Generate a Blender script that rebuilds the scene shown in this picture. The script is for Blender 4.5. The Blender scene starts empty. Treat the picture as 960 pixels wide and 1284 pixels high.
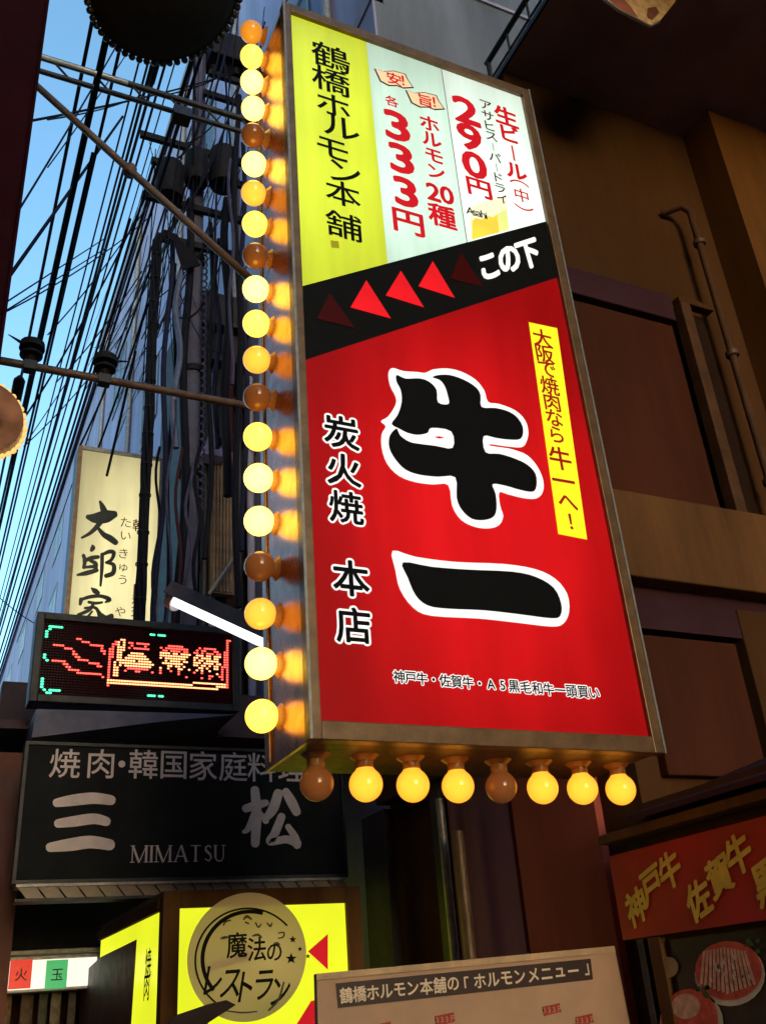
import bpy, bmesh, math, random
import numpy as np
from mathutils import Vector
random.seed(7)
S = bpy.context.scene
COL = S.collection
H = 1.6                      # camera height; every height below is measured from the eye, H is added when a mesh is made
# ------------------------------------------------------------------ camera
F = 1200.0
U = np.array([-188, 2327, -1200.]); U /= np.linalg.norm(U)
SX = np.array([2725, -399, -1200.]); SX -= U*(SX@U); SX /= np.linalg.norm(SX)
AY = np.cross(U, SX)
cam_d = bpy.data.cameras.new('camera'); cam = bpy.data.objects.new('camera', cam_d); COL.objects.link(cam)
cam_d.sensor_fit = 'VERTICAL'; cam_d.sensor_height = 24; cam_d.lens = 24*F/1284
cam_d.clip_start = 0.05; cam_d.clip_end = 3000
from mathutils import Matrix
R = Matrix(((SX[0], SX[1], SX[2]), (AY[0], AY[1], AY[2]), (U[0], U[1], U[2])))
cam.matrix_world = Matrix.Translation((0, 0, H)) @ R.to_4x4()
S.camera = cam
# ------------------------------------------------------------------ world, sun, exposure
SUN_EL, SUN_AZ = 9.0, 186.0
w = bpy.data.worlds.new('World'); S.world = w; w.use_nodes = True
nt = w.node_tree; bg = nt.nodes['Background']
sky = nt.nodes.new('ShaderNodeTexSky'); sky.sky_type = 'NISHITA'; sky.sun_disc = False
sky.sun_elevation = math.radians(SUN_EL); sky.sun_rotation = math.radians(SUN_AZ)
sky.air_density = 1.0; sky.dust_density = 0.6; sky.ozone_density = 2.5
tint = nt.nodes.new('ShaderNodeMix'); tint.data_type = 'RGBA'; tint.blend_type = 'MULTIPLY'; tint.inputs[0].default_value = 1
tint.inputs[7].default_value = (.90, 1.03, .95, 1); nt.links.new(sky.outputs[0], tint.inputs[6]); nt.links.new(tint.outputs[2], bg.inputs[0]); bg.inputs[1].default_value = 0.125
sd = bpy.data.lights.new('sun', 'SUN'); sun = bpy.data.objects.new('sun', sd); COL.objects.link(sun)
sd.energy = 0.095; sd.angle = math.radians(20); sd.color = (1, .36, .12)
sun.rotation_euler = (math.radians(90-SUN_EL), 0, -math.radians(SUN_AZ)+math.pi)
S.view_settings.view_transform = 'Standard'; S.view_settings.look = 'None'
EXPO = 2.2; S.view_settings.exposure = EXPO; S.view_settings.gamma = 1.0

# ------------------------------------------------------------------ pixel -> world
def ray(px, py):
    c = np.array([px-480, 642-py, -F]); return (float(c@SX), float(c@AY), float(c@U))
def P(px, py, Y):
    r = ray(px, py); t = Y/r[1]; return (r[0]*t, Y, r[2]*t)
def PX(px, py, X):
    r = ray(px, py); t = X/r[0]; return (X, r[1]*t, r[2]*t)

# ------------------------------------------------------------------ materials
MATS = {}
KE = 2**-EXPO           # lit things are given in display values; this takes the exposure back out
def lin(c):
    return tuple(((v/255)/12.92 if v/255 <= .04045 else ((v/255+.055)/1.055)**2.4) for v in c)
def mat(name, base, rough=.6, metal=0., nscale=6., namt=.35, bump=.15, streak=False, spec=.5):
    """weathered surface: base colour broken up by two noises, roughness variation and fine bump"""
    if name in MATS: return MATS[name]
    m = bpy.data.materials.new(name); m.use_nodes = True; t = m.node_tree; b = t.nodes['Principled BSDF']
    tc = t.nodes.new('ShaderNodeTexCoord'); mp = t.nodes.new('ShaderNodeMapping')
    t.links.new(tc.outputs['Object'], mp.inputs[0])
    if streak: mp.inputs['Scale'].default_value = (1, 1, .14)
    n = t.nodes.new('ShaderNodeTexNoise'); n.inputs['Scale'].default_value = nscale; n.inputs['Detail'].default_value = 8
    n.inputs['Roughness'].default_value = .65
    t.links.new(mp.outputs[0], n.inputs[0])
    r = t.nodes.new('ShaderNodeValToRGB'); r.color_ramp.elements[0].position = .3; r.color_ramp.elements[1].position = .7
    lo = tuple(v*(1-namt) for v in base); hi = tuple(min(1, v*(1+namt)) for v in base)
    r.color_ramp.elements[0].color = (*lo, 1); r.color_ramp.elements[1].color = (*hi, 1)
    t.links.new(n.outputs[0], r.inputs[0]); t.links.new(r.outputs[0], b.inputs['Base Color'])
    b.inputs['Metallic'].default_value = metal
    b.inputs['Specular IOR Level'].default_value = spec
    mr = t.nodes.new('ShaderNodeMapRange'); mr.inputs[3].default_value = max(.05, rough-.12); mr.inputs[4].default_value = min(1, rough+.15)
    n2 = t.nodes.new('ShaderNodeTexNoise'); n2.inputs['Scale'].default_value = nscale*3.3; n2.inputs['Detail'].default_value = 5
    t.links.new(tc.outputs['Object'], n2.inputs[0]); t.links.new(n2.outputs[0], mr.inputs[0]); t.links.new(mr.outputs[0], b.inputs['Roughness'])
    if bump:
        bp = t.nodes.new('ShaderNodeBump'); bp.inputs['Strength'].default_value = bump; bp.inputs['Distance'].default_value = .01
        n3 = t.nodes.new('ShaderNodeTexNoise'); n3.inputs['Scale'].default_value = nscale*9; n3.inputs['Detail'].default_value = 4
        t.links.new(tc.outputs['Object'], n3.inputs[0]); t.links.new(n3.outputs[0], bp.inputs['Height']); t.links.new(bp.outputs[0], b.inputs['Normal'])
    MATS[name] = m; return m
def glow(name, rgb, k=1., nscale=1.3, namt=.12, tube=None, gloss=.25, edge=0.):
    """back-lit acrylic: rgb is the 0-255 look, with the unevenness of the tubes behind it"""
    if name in MATS: return MATS[name]
    m = bpy.data.materials.new(name); m.use_nodes = True; t = m.node_tree; b = t.nodes['Principled BSDF']
    c = lin(rgb)
    b.inputs['Base Color'].default_value = (*[v*.35 for v in c], 1); b.inputs['Roughness'].default_value = gloss
    b.inputs['Specular IOR Level'].default_value = .2
    b.inputs['Emission Color'].default_value = (*c, 1)
    tc = t.nodes.new('ShaderNodeTexCoord')
    n = t.nodes.new('ShaderNodeTexNoise'); n.inputs['Scale'].default_value = nscale; n.inputs['Detail'].default_value = 2
    t.links.new(tc.outputs['Object'], n.inputs[0])
    mr = t.nodes.new('ShaderNodeMapRange'); mr.inputs[1].default_value = .3; mr.inputs[2].default_value = .7
    k *= KE; mr.inputs[3].default_value = k*(1-namt); mr.inputs[4].default_value = k*(1+namt)
    t.links.new(n.outputs[0], mr.inputs[0]); out = mr.outputs[0]
    if tube:      # fluorescent tubes behind: (cx, cz, half width, half height, dark edge factor) brightest in the middle, falling off near the frame
        cx, cz, hx, hz, df = tube
        g = t.nodes.new('ShaderNodeTexGradient'); g.gradient_type = 'SPHERICAL'
        mp = t.nodes.new('ShaderNodeMapping'); mp.vector_type = 'POINT'
        mp.inputs['Location'].default_value = (-cx/hx, 0, -cz/hz); mp.inputs['Scale'].default_value = (1/hx, 0, 1/hz)
        t.links.new(tc.outputs['Object'], mp.inputs[0]); t.links.new(mp.outputs[0], g.inputs[0])
        m2 = t.nodes.new('ShaderNodeMapRange'); m2.inputs[1].default_value = 0; m2.inputs[2].default_value = .75
        m2.inputs[3].default_value = df; m2.inputs[4].default_value = 1.12; m2.interpolation_type = 'SMOOTHSTEP'
        t.links.new(g.outputs[0], m2.inputs[0])
        mu = t.nodes.new('ShaderNodeMath'); mu.operation = 'MULTIPLY'
        t.links.new(out, mu.inputs[0]); t.links.new(m2.outputs[0], mu.inputs[1]); out = mu.outputs[0]
        # dust streaks on the acrylic and the faint bands of the tubes behind it
        mp2 = t.nodes.new('ShaderNodeMapping'); mp2.inputs['Scale'].default_value = (14, 1, 1.3); t.links.new(tc.outputs['Object'], mp2.inputs[0])
        nd = t.nodes.new('ShaderNodeTexNoise'); nd.inputs['Scale'].default_value = 1.6; nd.inputs['Detail'].default_value = 6; t.links.new(mp2.outputs[0], nd.inputs[0])
        m3 = t.nodes.new('ShaderNodeMapRange'); m3.inputs[1].default_value = .3; m3.inputs[2].default_value = .7; m3.inputs[3].default_value = .88; m3.inputs[4].default_value = 1.05
        t.links.new(nd.outputs[0], m3.inputs[0])
        wv = t.nodes.new('ShaderNodeTexWave'); wv.bands_direction = 'X'; wv.inputs['Scale'].default_value = 1.25; wv.inputs['Distortion'].default_value = .4; t.links.new(tc.outputs['Object'], wv.inputs[0])
        m4 = t.nodes.new('ShaderNodeMapRange'); m4.inputs[3].default_value = .93; m4.inputs[4].default_value = 1.05; t.links.new(wv.outputs['Fac'], m4.inputs[0])
        for q_ in (m3, m4):
            mu2 = t.nodes.new('ShaderNodeMath'); mu2.operation = 'MULTIPLY'; t.links.new(out, mu2.inputs[0]); t.links.new(q_.outputs[0], mu2.inputs[1]); out = mu2.outputs[0]
    t.links.new(out, b.inputs['Emission Strength'])
    MATS[name] = m; return m

# ------------------------------------------------------------------ mesh helpers
ORG = {}
class MB:
    def __init__(s): s.v = []; s.f = []; s.sm = []
    def add(s, vs, fs, smooth=False):
        o = len(s.v); s.v += [tuple(map(float, v)) for v in vs]; s.f += [tuple(i+o for i in f) for f in fs]; s.sm += [smooth]*len(fs); return s
    def box(s, x0, x1, y0, y1, z0, z1):
        x0, x1 = min(x0, x1), max(x0, x1); y0, y1 = min(y0, y1), max(y0, y1); z0, z1 = min(z0, z1), max(z0, z1)
        vs = [(x, y, z) for x in (x0, x1) for y in (y0, y1) for z in (z0, z1)]
        return s.add(vs, [(0, 1, 3, 2), (4, 6, 7, 5), (0, 4, 5, 1), (2, 3, 7, 6), (0, 2, 6, 4), (1, 5, 7, 3)])
    def poly(s, pts, thick=0., dirn=(0, 1, 0)):
        """a flat outline; with thick it is extruded away from the viewer along dirn"""
        n = len(pts); pts = [tuple(p) for p in pts]
        if not thick: return s.add(pts, [tuple(range(n))])
        d = Vector(dirn).normalized()*thick
        back = [tuple(Vector(p)+d) for p in pts]
        return s.add(pts+back, [tuple(range(n)), tuple(range(2*n-1, n-1, -1))] + [(i, n+i, n+(i+1) % n, (i+1) % n) for i in range(n)])
    def tube(s, pts, r, n=6, cap=True):
        pts = [Vector(p) for p in pts]; rs = r if isinstance(r, (list, tuple)) else [r]*len(pts)
        vs = []; fs = []; prev = None
        for i, p in enumerate(pts):
            t = (pts[min(i+1, len(pts)-1)]-pts[max(i-1, 0)]).normalized()
            a = t.orthogonal().normalized() if prev is None else (prev-t*prev.dot(t)).normalized()
            prev = a; b = t.cross(a)
            for k in range(n):
                q = 2*math.pi*k/n; vs.append(p+(a*math.cos(q)+b*math.sin(q))*rs[i])
        for i in range(len(pts)-1):
            for k in range(n): fs.append((i*n+k, i*n+(k+1) % n, (i+1)*n+(k+1) % n, (i+1)*n+k))
        s.add(vs, fs, n > 4)
        if cap:
            o = len(s.v)-len(vs); s.f += [tuple(o+k for k in range(n))[::-1], tuple(o+len(vs)-n+k for k in range(n))]; s.sm += [False]*2
        return s
    def lathe(s, o, ax, prof, n=20):
        """prof = [(r, h)] along axis ax from o"""
        o = Vector(o); ax = Vector(ax).normalized(); a = ax.orthogonal().normalized(); b = ax.cross(a); vs = []; fs = []
        for r, h in prof:
            for k in range(n):
                q = 2*math.pi*k/n; vs.append(o+ax*h+(a*math.cos(q)+b*math.sin(q))*r)
        for i in range(len(prof)-1):
            for k in range(n): fs.append((i*n+k, i*n+(k+1) % n, (i+1)*n+(k+1) % n, (i+1)*n+k))
        return s.add(vs, fs, True)
    def sphere(s, c, r, n=20, m=12, sc=(1, 1, 1)):
        prof = [(r*math.sin(math.pi*i/m)+1e-5, -r*math.cos(math.pi*i/m)) for i in range(m+1)]
        return s.lathe(c, (0, 0, 1), prof, n)
    def build(s, name, m, parent=None, bevel=0.):
        V = np.array(s.v)
        if parent is None: c = Vector((V[:, 0].mean(), V[:, 1].mean(), V[:, 2].min()))
        else: c = Vector(((V[:, 0].min()+V[:, 0].max())/2, (V[:, 1].min()+V[:, 1].max())/2, (V[:, 2].min()+V[:, 2].max())/2))
        me = bpy.data.meshes.new(name); me.from_pydata([tuple(Vector(v)-c) for v in s.v], [], s.f); me.update()
        bm = bmesh.new(); bm.from_mesh(me); bmesh.ops.recalc_face_normals(bm, faces=bm.faces); bm.to_mesh(me); bm.free()
        for i, p in enumerate(me.polygons): p.use_smooth = s.sm[i]
        if any(s.sm): me.set_sharp_from_angle(angle=math.radians(50))
        me.materials.append(m)
        o = bpy.data.objects.new(name, me); COL.objects.link(o); link(o, c, parent)
        if bevel:
            bv = o.modifiers.new('bevel', 'BEVEL'); bv.width = bevel; bv.segments = 2; bv.limit_method = 'ANGLE'
        return o
def link(o, c, parent):
    c = Vector(c)
    if parent is None: o.location = c+Vector((0, 0, H))
    else: o.parent = parent; o.location = c-ORG[parent.name]
    ORG[o.name] = c
def thing(name, loc, label, cat, group=None):
    o = bpy.data.objects.new(name, None); o.empty_display_size = .1; COL.objects.link(o); link(o, loc, None)
    return tag(o, label, cat, group)
def tag(o, label=None, cat=None, group=None, kind=None):
    if label: o['label'] = label
    if cat: o['category'] = cat
    if group: o['group'] = group
    if kind: o['kind'] = kind
    return o
def box(name, x0, x1, y0, y1, z0, z1, m, parent=None, bevel=0.):
    return MB().box(x0, x1, y0, y1, z0, z1).build(name, m, parent, bevel)
def struct(o): o['kind'] = 'structure'; return o

_gl = {}
def glyph(ch, off):
    """outline of one character as a triangulated mesh, centred, body 1 unit"""
    k = (ch, off)
    if k in _gl: return _gl[k]
    cu = bpy.data.curves.new('g', 'FONT'); cu.body = ch; cu.size = 1; cu.offset = off; cu.resolution_u = 3; cu.fill_mode = 'FRONT'
    o = bpy.data.objects.new('g', cu); COL.objects.link(o); bpy.context.view_layer.update()
    dg = bpy.context.evaluated_depsgraph_get(); me = bpy.data.meshes.new_from_object(o.evaluated_get(dg))
    vs = [(v.co.x, v.co.y) for v in me.vertices]; fs = [tuple(p.vertices) for p in me.polygons]
    bpy.data.objects.remove(o); bpy.data.curves.remove(cu); bpy.data.meshes.remove(me)
    if vs:
        xs = [v[0] for v in vs]; ys = [v[1] for v in vs]
        if off == 0: bb = (min(xs), max(xs), min(ys), max(ys))
        else: bb = glyph(ch, 0)[2]
        _gl[k] = (vs, fs, bb)
    else: _gl[k] = ([], [], (0, 1, 0, 1))
    return _gl[k]
def put(mb, ch, c, size, ax=(1, 0, 0), az=(0, 0, 1), off=.02, wide=1., tight=False, fitbox=None):
    """a character centred at c; tight = scale its ink to size, else its body; bold = the outline thickened by off all round"""
    vs, fs, bb = glyph(ch, 0); cx, cy = (bb[0]+bb[1])/2, (bb[2]+bb[3])/2
    k = size/(bb[3]-bb[2]) if tight else size
    kx = k*wide
    c = Vector(c); ax = Vector(ax); az = Vector(az); nr = ax.cross(az).normalized(); rings = [(0, 0)]
    if off > .004:
        n = 8 if off < .03 else 12
        if off > .05: rings += [(off*.5*math.cos(2*math.pi*i/8), off*.5*math.sin(2*math.pi*i/8)) for i in range(8)]
        rings += [(off*math.cos(2*math.pi*i/n), off*math.sin(2*math.pi*i/n)) for i in range(n)]
    for j, (ox, oy) in enumerate(rings):
        mb.add([c+ax*((v[0]-cx)*kx+ox*k)+az*((v[1]-cy+oy)*k)+nr*(.00006*(j % 13)) for v in vs], fs)
def mpp(px, py, Y):    # metres per pixel at that pixel and depth
    a = Vector(P(px, py-5, Y)); b = Vector(P(px, py+5, Y)); return (a-b).length/10
def chars(name, txt, pts, px_size, Y, m, parent, off=.02, wide=1., ax=(1, 0, 0), az=(0, 0, 1), tight=False, label=None):
    """characters with a pixel centre each, printed on the plane Y"""
    mb = MB(); n = len(txt)
    if len(pts) == 2 and n > 2 or (len(pts) == 2 and n == 2): pts = [(pts[0][0]+(pts[1][0]-pts[0][0])*i/max(1, n-1), pts[0][1]+(pts[1][1]-pts[0][1])*i/max(1, n-1)) for i in range(n)]
    for i, (ch, p) in enumerate(zip(txt, pts)):
        if ch in ' 　': continue
        sz = (px_size[i] if isinstance(px_size, list) else px_size)*mpp(p[0], p[1], Y)
        put(mb, ch, P(p[0], p[1], Y), sz, ax, az, off, wide, tight)
    o = mb.build(name, m, parent)
    if label: o['label'] = label
    return o
def brush(mb, strokes, Y, place=None, steps=8):
    """ink strokes: lists of (px, py, width in px), each a rounded ribbon; every stroke sits a hair in front of the last"""
    for j, st in enumerate(strokes):
        y = Y-.0004*j
        # catmull-rom
        pts = [st[0]]+list(st)+[st[-1]]; c = []
        for i in range(1, len(pts)-2):
            p0, p1, p2, p3 = [np.array(q, float) for q in pts[i-1:i+3]]
            for k in range(steps):
                t = k/steps; c.append(.5*((2*p1)+(-p0+p2)*t+(2*p0-5*p1+4*p2-p3)*t*t+(-p0+3*p1-3*p2+p3)*t**3))
        c.append(np.array(st[-1], float)); L = []; Rr = []
        for i, q in enumerate(c):
            d = c[min(i+1, len(c)-1)][:2]-c[max(i-1, 0)][:2]; d = d/(np.linalg.norm(d)+1e-9); nrm = np.array([-d[1], d[0]]); h = max(q[2], .3)/2
            L.append(q[:2]+nrm*h); Rr.append(q[:2]-nrm*h)
        def cap(q, d, h):
            base = math.atan2(d[1], d[0]); return [q+h*np.array([math.cos(base+a), math.sin(base+a)]) for a in (-1.0, -.4, .4, 1.0)]
        d1 = c[-1][:2]-c[-2][:2]; d0 = c[0][:2]-c[1][:2]
        e1 = cap(c[-1][:2], d1, max(c[-1][2], .3)/2); e0 = cap(c[0][:2], d0, max(c[0][2], .3)/2)
        vs = []; fs = []
        f = place or (lambda a, b: P(a, b, y))
        for a, b in zip(L, Rr): vs += [f(*a), f(*b)]
        for i in range(len(c)-1): fs.append((2*i, 2*i+1, 2*i+3, 2*i+2))
        n = len(vs); vs += [f(*q) for q in e1]; fs.append((2*len(c)-2, 2*len(c)-1, n, n+1, n+2, n+3))
        n = len(vs); vs += [f(*q) for q in e0]; fs.append((1, 0, n, n+1, n+2, n+3))
        if place is None: vs = [(v[0], y, v[2]) for v in vs]
        mb.add(vs, fs)
def smooth_poly(pts, steps=4):
    n = len(pts); out = []
    for i in range(n):
        p0, p1, p2, p3 = [np.array(pts[(i+k-1) % n], float) for k in range(4)]
        for k in range(steps):
            t = k/steps; out.append(tuple(.5*((2*p1)+(-p0+p2)*t+(2*p0-5*p1+4*p2-p3)*t*t+(-p0+3*p1-3*p2+p3)*t**3)))
    return out

# palette
M_conc = mat('blue_grey_render', (.36, .36, .56), .85, nscale=.8, namt=.3, streak=True)
M_conc2 = mat('stained_concrete', (.30, .29, .38), .85, nscale=.9, namt=.35, streak=True)
M_dark = mat('dark_painted_steel', (.03, .028, .035), .5, .3, 9, .4)
M_black = mat('black_rubber', (.012, .012, .018), .7, 0, 12, .4, spec=.2)
M_wire = mat('black_cable', (.009, .010, .020), .8, 0, 30, .3, bump=0, spec=.15)
M_wire2 = mat('navy_cable', (.016, .02, .055), .8, 0, 30, .3, bump=0, spec=.15)
M_brown = mat('brown_wall_panel', (.078, .034, .013), .85, 0, 1.3, .5, streak=True, spec=.12)
M_brown2 = mat('red_brown_panel', (.066, .020, .011), .85, 0, 1.6, .45, streak=True, spec=.1)
M_brown3 = mat('ochre_wood_trim', (.125, .054, .017), .75, 0, 4, .4, streak=True, spec=.2)
M_pipe = mat('brown_downpipe', (.085, .038, .018), .7, 0, 8, .3, spec=.2)
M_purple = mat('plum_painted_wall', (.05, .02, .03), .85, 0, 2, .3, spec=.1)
M_frame = mat('bronze_sign_frame', (.20, .115, .06), .42, .55, 14, .3, bump=.08)
M_side = mat('copper_sign_side', (.34, .13, .07), .27, .9, 5, .15, bump=.01)
M_steel = mat('rusty_steel', (.13, .075, .06), .6, .4, 14, .5)
M_grey = mat('grey_galvanised', (.28, .27, .27), .5, .6, 16, .3)
M_maroon = mat('maroon_paint', (.022, .002, .005), .9, 0, 3, .3, spec=.1)

# ------------------------------------------------------------------ THE SETTING
g = MB(); g.box(-400, 400, -400, 400, -H-.2, -H); struct(g.build('ground', mat('asphalt', (.05, .05, .052), .85, 0, 3, .3)))
g = MB(); g.box(-1.9, 2.3, -30, 120, -H+.004, -H+.008); struct(g.build('road', mat('worn_paving', (.13, .125, .12), .8, 0, 4, .3)))

def windows(b, x, ys, zs, wy, hz, side=-1):
    for y in ys:
        for z in zs:
            wf = MB(); xo = x+side*.03
            wf.box(x-.02, xo, y, y+wy, z, z+.06); wf.box(x-.02, xo, y, y+wy, z+hz-.06, z+hz)
            wf.box(x-.02, xo, y, y+.06, z+.06, z+hz-.06); wf.box(x-.02, xo, y+wy-.06, y+wy, z+.06, z+hz-.06)
            wf.box(x-.02, xo, y+wy/2-.025, y+wy/2+.025, z+.06, z+hz-.06)
            fo = wf.build('window', M_grey, b)
            box('pane', x-.004, x+side*.008, y+.05, y+wy-.05, z+.05, z+hz-.05, mat('night_glass', (.02, .02, .025), .3, 0, 2, .3, bump=0), fo)
# tall building on the right side of the lane
XT = 3.2; ZT = 17.7
tb = thing('building', (6, 20, -H), 'tall blue-grey rendered building rising behind the tangle of wires', 'building')
box('wall', XT, 12, 5.6, 24, -H, ZT, mat('shade_toned_end_wall', (.15, .17, .22), .85, 0, 1.1, .4, streak=True), tb)  # render darkened here against the sun, facade skin lightened for its lost sky light
box('facade', XT-.03, XT-.001, 5.6, 24, -H, ZT-.001, M_conc, tb)
MB().box(XT-.12, 12, 5.5, 24, ZT, ZT+.35).build('parapet', M_conc2, tb)
windows(tb, XT-.03, [7.2, 11.6, 15.6, 19.6], [7.2, 10.4, 13.6], 1.5, 1.5)
for y in (6.6, 10.3, 13.9, 18.4, 22.6):
    MB().tube([(XT-.09, y, 2), (XT-.09, y, ZT)], .06, 8).build('drainpipe', M_grey, tb)
for z in (6.1, 9.3, 12.5, 15.7): box('string_course', XT-.05, XT+.1, 5.6, 24, z, z+.14, M_conc2, tb)
# end wall joints
for z in (7.4, 10.0, 12.6, 15.2): box('wall_joint', XT+.02, 12, 5.575, 5.62, z, z+.05, M_conc2, tb)
fb = thing('building', (6, 40, -H), 'farther bluish building receding down the lane beyond the tall rendered one', 'building')
box('wall', XT+.05, 12, 24.1, 90, -H, ZT-.3, mat('far_blue_wall', (.34, .36, .56), .85, 0, .5, .3, streak=True), fb)
box('parapet', XT-.08, 12, 24.1, 90, ZT-.3, ZT+.1, M_conc, fb)
windows(fb, XT+.05, [26, 31, 36, 42, 48], [6, 9, 12, 14.8], 2.2, 1.4)

# two-storey brown building beside the sign
nb = thing('building', (4, 5, -H), 'dark brown two-storey shop building beside the big red sign', 'building')
box('wall', 2.6, 7, 3.1, 5.4, -H, 4.93, M_brown, nb)
box('roof', 2.6, 7.2, .6, 5.42, 4.932, 4.95, mat('eave_soffit', (.30, .15, .12), .8, 0, 2, .3), nb)
box('fascia', 2.585, 2.6, .6, 5.42, 4.915, 4.95, M_dark, nb)
box('roof_slab', 2.9, 7.2, .6, 5.42, 4.951, 5.1, M_brown, nb)
box('glow_block', 3.98, 4.5, 2.86, 3.1, .6, 4.93, mat('painted_glow_brown', (.17, .07, .02), .85, 0, 2, .35, streak=True, spec=.1), nb)  # added block; its brighter brown paints in the warm glow on this wall
# recess panels and trim of the upper front, read off the photograph
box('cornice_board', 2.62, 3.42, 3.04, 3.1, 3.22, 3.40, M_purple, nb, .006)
box('shutter_panel', 2.66, 3.40, 3.06, 3.1, 2.02, 3.19, M_brown2, nb, .006)
box('lintel', 2.60, 4.3, 2.93, 3.1, 1.555, 1.98, M_brown3, nb, .008)
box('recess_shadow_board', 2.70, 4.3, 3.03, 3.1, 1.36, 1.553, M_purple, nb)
box('door_panel', 2.72, 3.26, 3.05, 3.1, .74, 1.34, M_brown2, nb, .006)
box('door_panel', 3.29, 3.9, 3.02, 3.1, .74, 1.50, M_brown, nb, .006)
# downpipes standing on the lintel
MB().tube([(3.70, 2.98, 1.7), (3.70, 2.98, 4.06), (3.66, 3.0, 4.11), (3.58, 3.08, 4.10)], .022, 10).build('pipe', M_pipe, nb)
for z in (2.2, 3.0, 3.8): MB().lathe((3.70, 2.98, z), (0, 0, 1), [(.03, 0), (.036, .003), (.036, .03), (.03, .033)], 12).build('pipe_clip', M_steel, nb)
MB().box(3.43, 3.50, 2.99, 3.06, 1.985, 3.32).build('window_post', M_pipe, nb, .006)
MB().box(3.43, 3.68, 2.995, 3.05, 3.322, 3.36).build('window_post', M_brown, nb, .004)
box('pane', 3.5, 3.66, 3.07, 3.095, 2.0, 3.32, mat('brown_glass', (.025, .012, .008), .5, spec=.1), nb)
# street front of the same building (seen below the sign)
def PZ(px, X, pz=1100): return PX(px, pz, X)[1]
for (pa, pb, m, d) in ((445, 468, M_dark, .05), (470, 556, mat('dark_umber_door', (.05, .018, .012), .9, 0, 3, .4, spec=.1), .0), (560, 572, M_dark, .06), (574, 655, mat('plum_shopfront', (.22, .09, .17), .85, 0, 2, .3, streak=True, spec=.1), .02), (660, 770, mat('brick_red_shopfront', (.34, .08, .06), .85, 0, 2, .3, streak=True, spec=.1), .03)):
    ya, yb = PZ(pa, 2.6), PZ(pb, 2.6)
    if ya > 5.38: ya = 5.38
    box('shopfront_panel', 2.6-.01-d, 2.598, yb, ya-.01, -H+.01, 1.0+d, m, nb, .004)
box('shop_beam', 2.5, 2.598, 3.3, 5.38, 1.07, 1.25, M_brown, nb, .005)
p0 = PX(560, 1100, 2.5)
MB().tube([(2.5, p0[1], .95), (2.5, p0[1], .1)], .022, 10).build('pipe', M_grey, nb)
p0 = PX(572, 1100, 2.48)
MB().tube([(2.48, p0[1]-.06, .75), (2.48, p0[1]-.06, -.4)], .03, 10).build('pipe', mat('dull_brass', (.16, .10, .06), .5, .3, 9, .3), nb)
# roof railing
rl = thing('roof_railing', (2.62, 2.4, 5.05), 'thin dark metal railing along the eave of the brown building', 'railing')
MB().tube([(2.6, .8, 5.16), (2.6, 3.24, 5.16)], .019, 8).build('top_rail', M_dark, rl)
MB().tube([(2.6, .8, 5.0), (2.6, 3.24, 5.0)], .008, 6).build('bottom_rail', M_dark, rl)
for i in range(11):
    y = 3.22-i*.22
    MB().tube([(2.6, y, 4.951), (2.6, y, 5.16)], .017 if i == 0 else .009, 6).build('baluster', M_dark, rl)

# ground floor stall with red banner, projecting into the lane
st = thing('market_stall', (3, 2.9, -H), 'dark ground-floor stall front under the red banner at the lower right', 'stall')
box('wall', 2.53, 3.4, 1.2, 3.02, -H, .62, M_brown, st)
box('awning_edge', 2.46, 2.56, 1.2, 3.24, .50, .535, M_brown3, st, .004)
MB().poly([(2.44, 1.2, .55), (2.44, 3.02, .55), (3.4, 3.02, .85), (3.4, 1.2, .85)], .02, (0, 0, 1)).build('awning', M_purple, st)
box('post', 2.50, 2.53, 3.03, 3.10, -H, .15, M_brown3, st, .004)
box('post', 2.50, 2.53, 3.13, 3.16, -H, .15, M_dark, st)

# dark clutter bay on the tall building and things on its face
db = thing('service_tower', (2.7, 10, -H), 'dark steel service tower stacked with ducts beside the string of bulbs', 'tower')
box('casing', 2.42, 3.19, 9.9, 11.6, 3.0, 8.7, mat('soot_dark_panel', (.022, .018, .03), .7, 0, 2.5, .5), db)
for i in range(9):
    z = 3.4+i*.58; box('ledge', 2.34, 3.19, 9.72, 9.9, z, z+.05, M_dark, db)
for i, x in enumerate((2.40, 2.55, 2.66, 2.84, 2.98, 3.10)):
    MB().tube([(x, 9.68-.05*(i % 2), 2.6), (x, 9.68-.05*(i % 2), 7.9-.35*(i % 3))], .035+.012*(i % 2), 8).build('duct', (M_purple, M_dark, M_conc)[i % 3], db)
q = P(290, 570, 9.55); q2 = P(262, 745, 9.55)
MB().box(q2[0]+.0, q[0]+.02, 9.5, 9.6, q2[2], q[2]).build('corrugated_board', mat('tan_sheet', (.16, .11, .07), .7, 0, 6, .4), db)
for i in range(6):
    x = q2[0]+.02+i*(q[0]-q2[0]-.02)/6; box('rib', x, x+.025, 9.475, 9.5, q2[2]+.02, q[2]-.02, mat('tan_sheet2', (.20, .14, .10), .7, 0, 6, .4), db)
MB().tube([P(262, 745, 9.2), P(302, 688, 9.2)], .02, 6).build('brace', M_grey, db)
q = P(270, 560, 9.3)
MB().add([(q[0]-.16, 9.3, q[2]-.12), (q[0]+.13, 9.3, q[2]-.12), (q[0]+.13, 9.5, q[2]-.12), (q[0]-.16, 9.5, q[2]-.12), (q[0]-.02, 9.4, q[2]+.3)], [(0, 1, 2, 3), (0, 1, 4), (1, 2, 4), (2, 3, 4), (3, 0, 4)]).build('vent_cowl', mat('pale_violet_cowl', (.22, .2, .4), .5), db)

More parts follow.
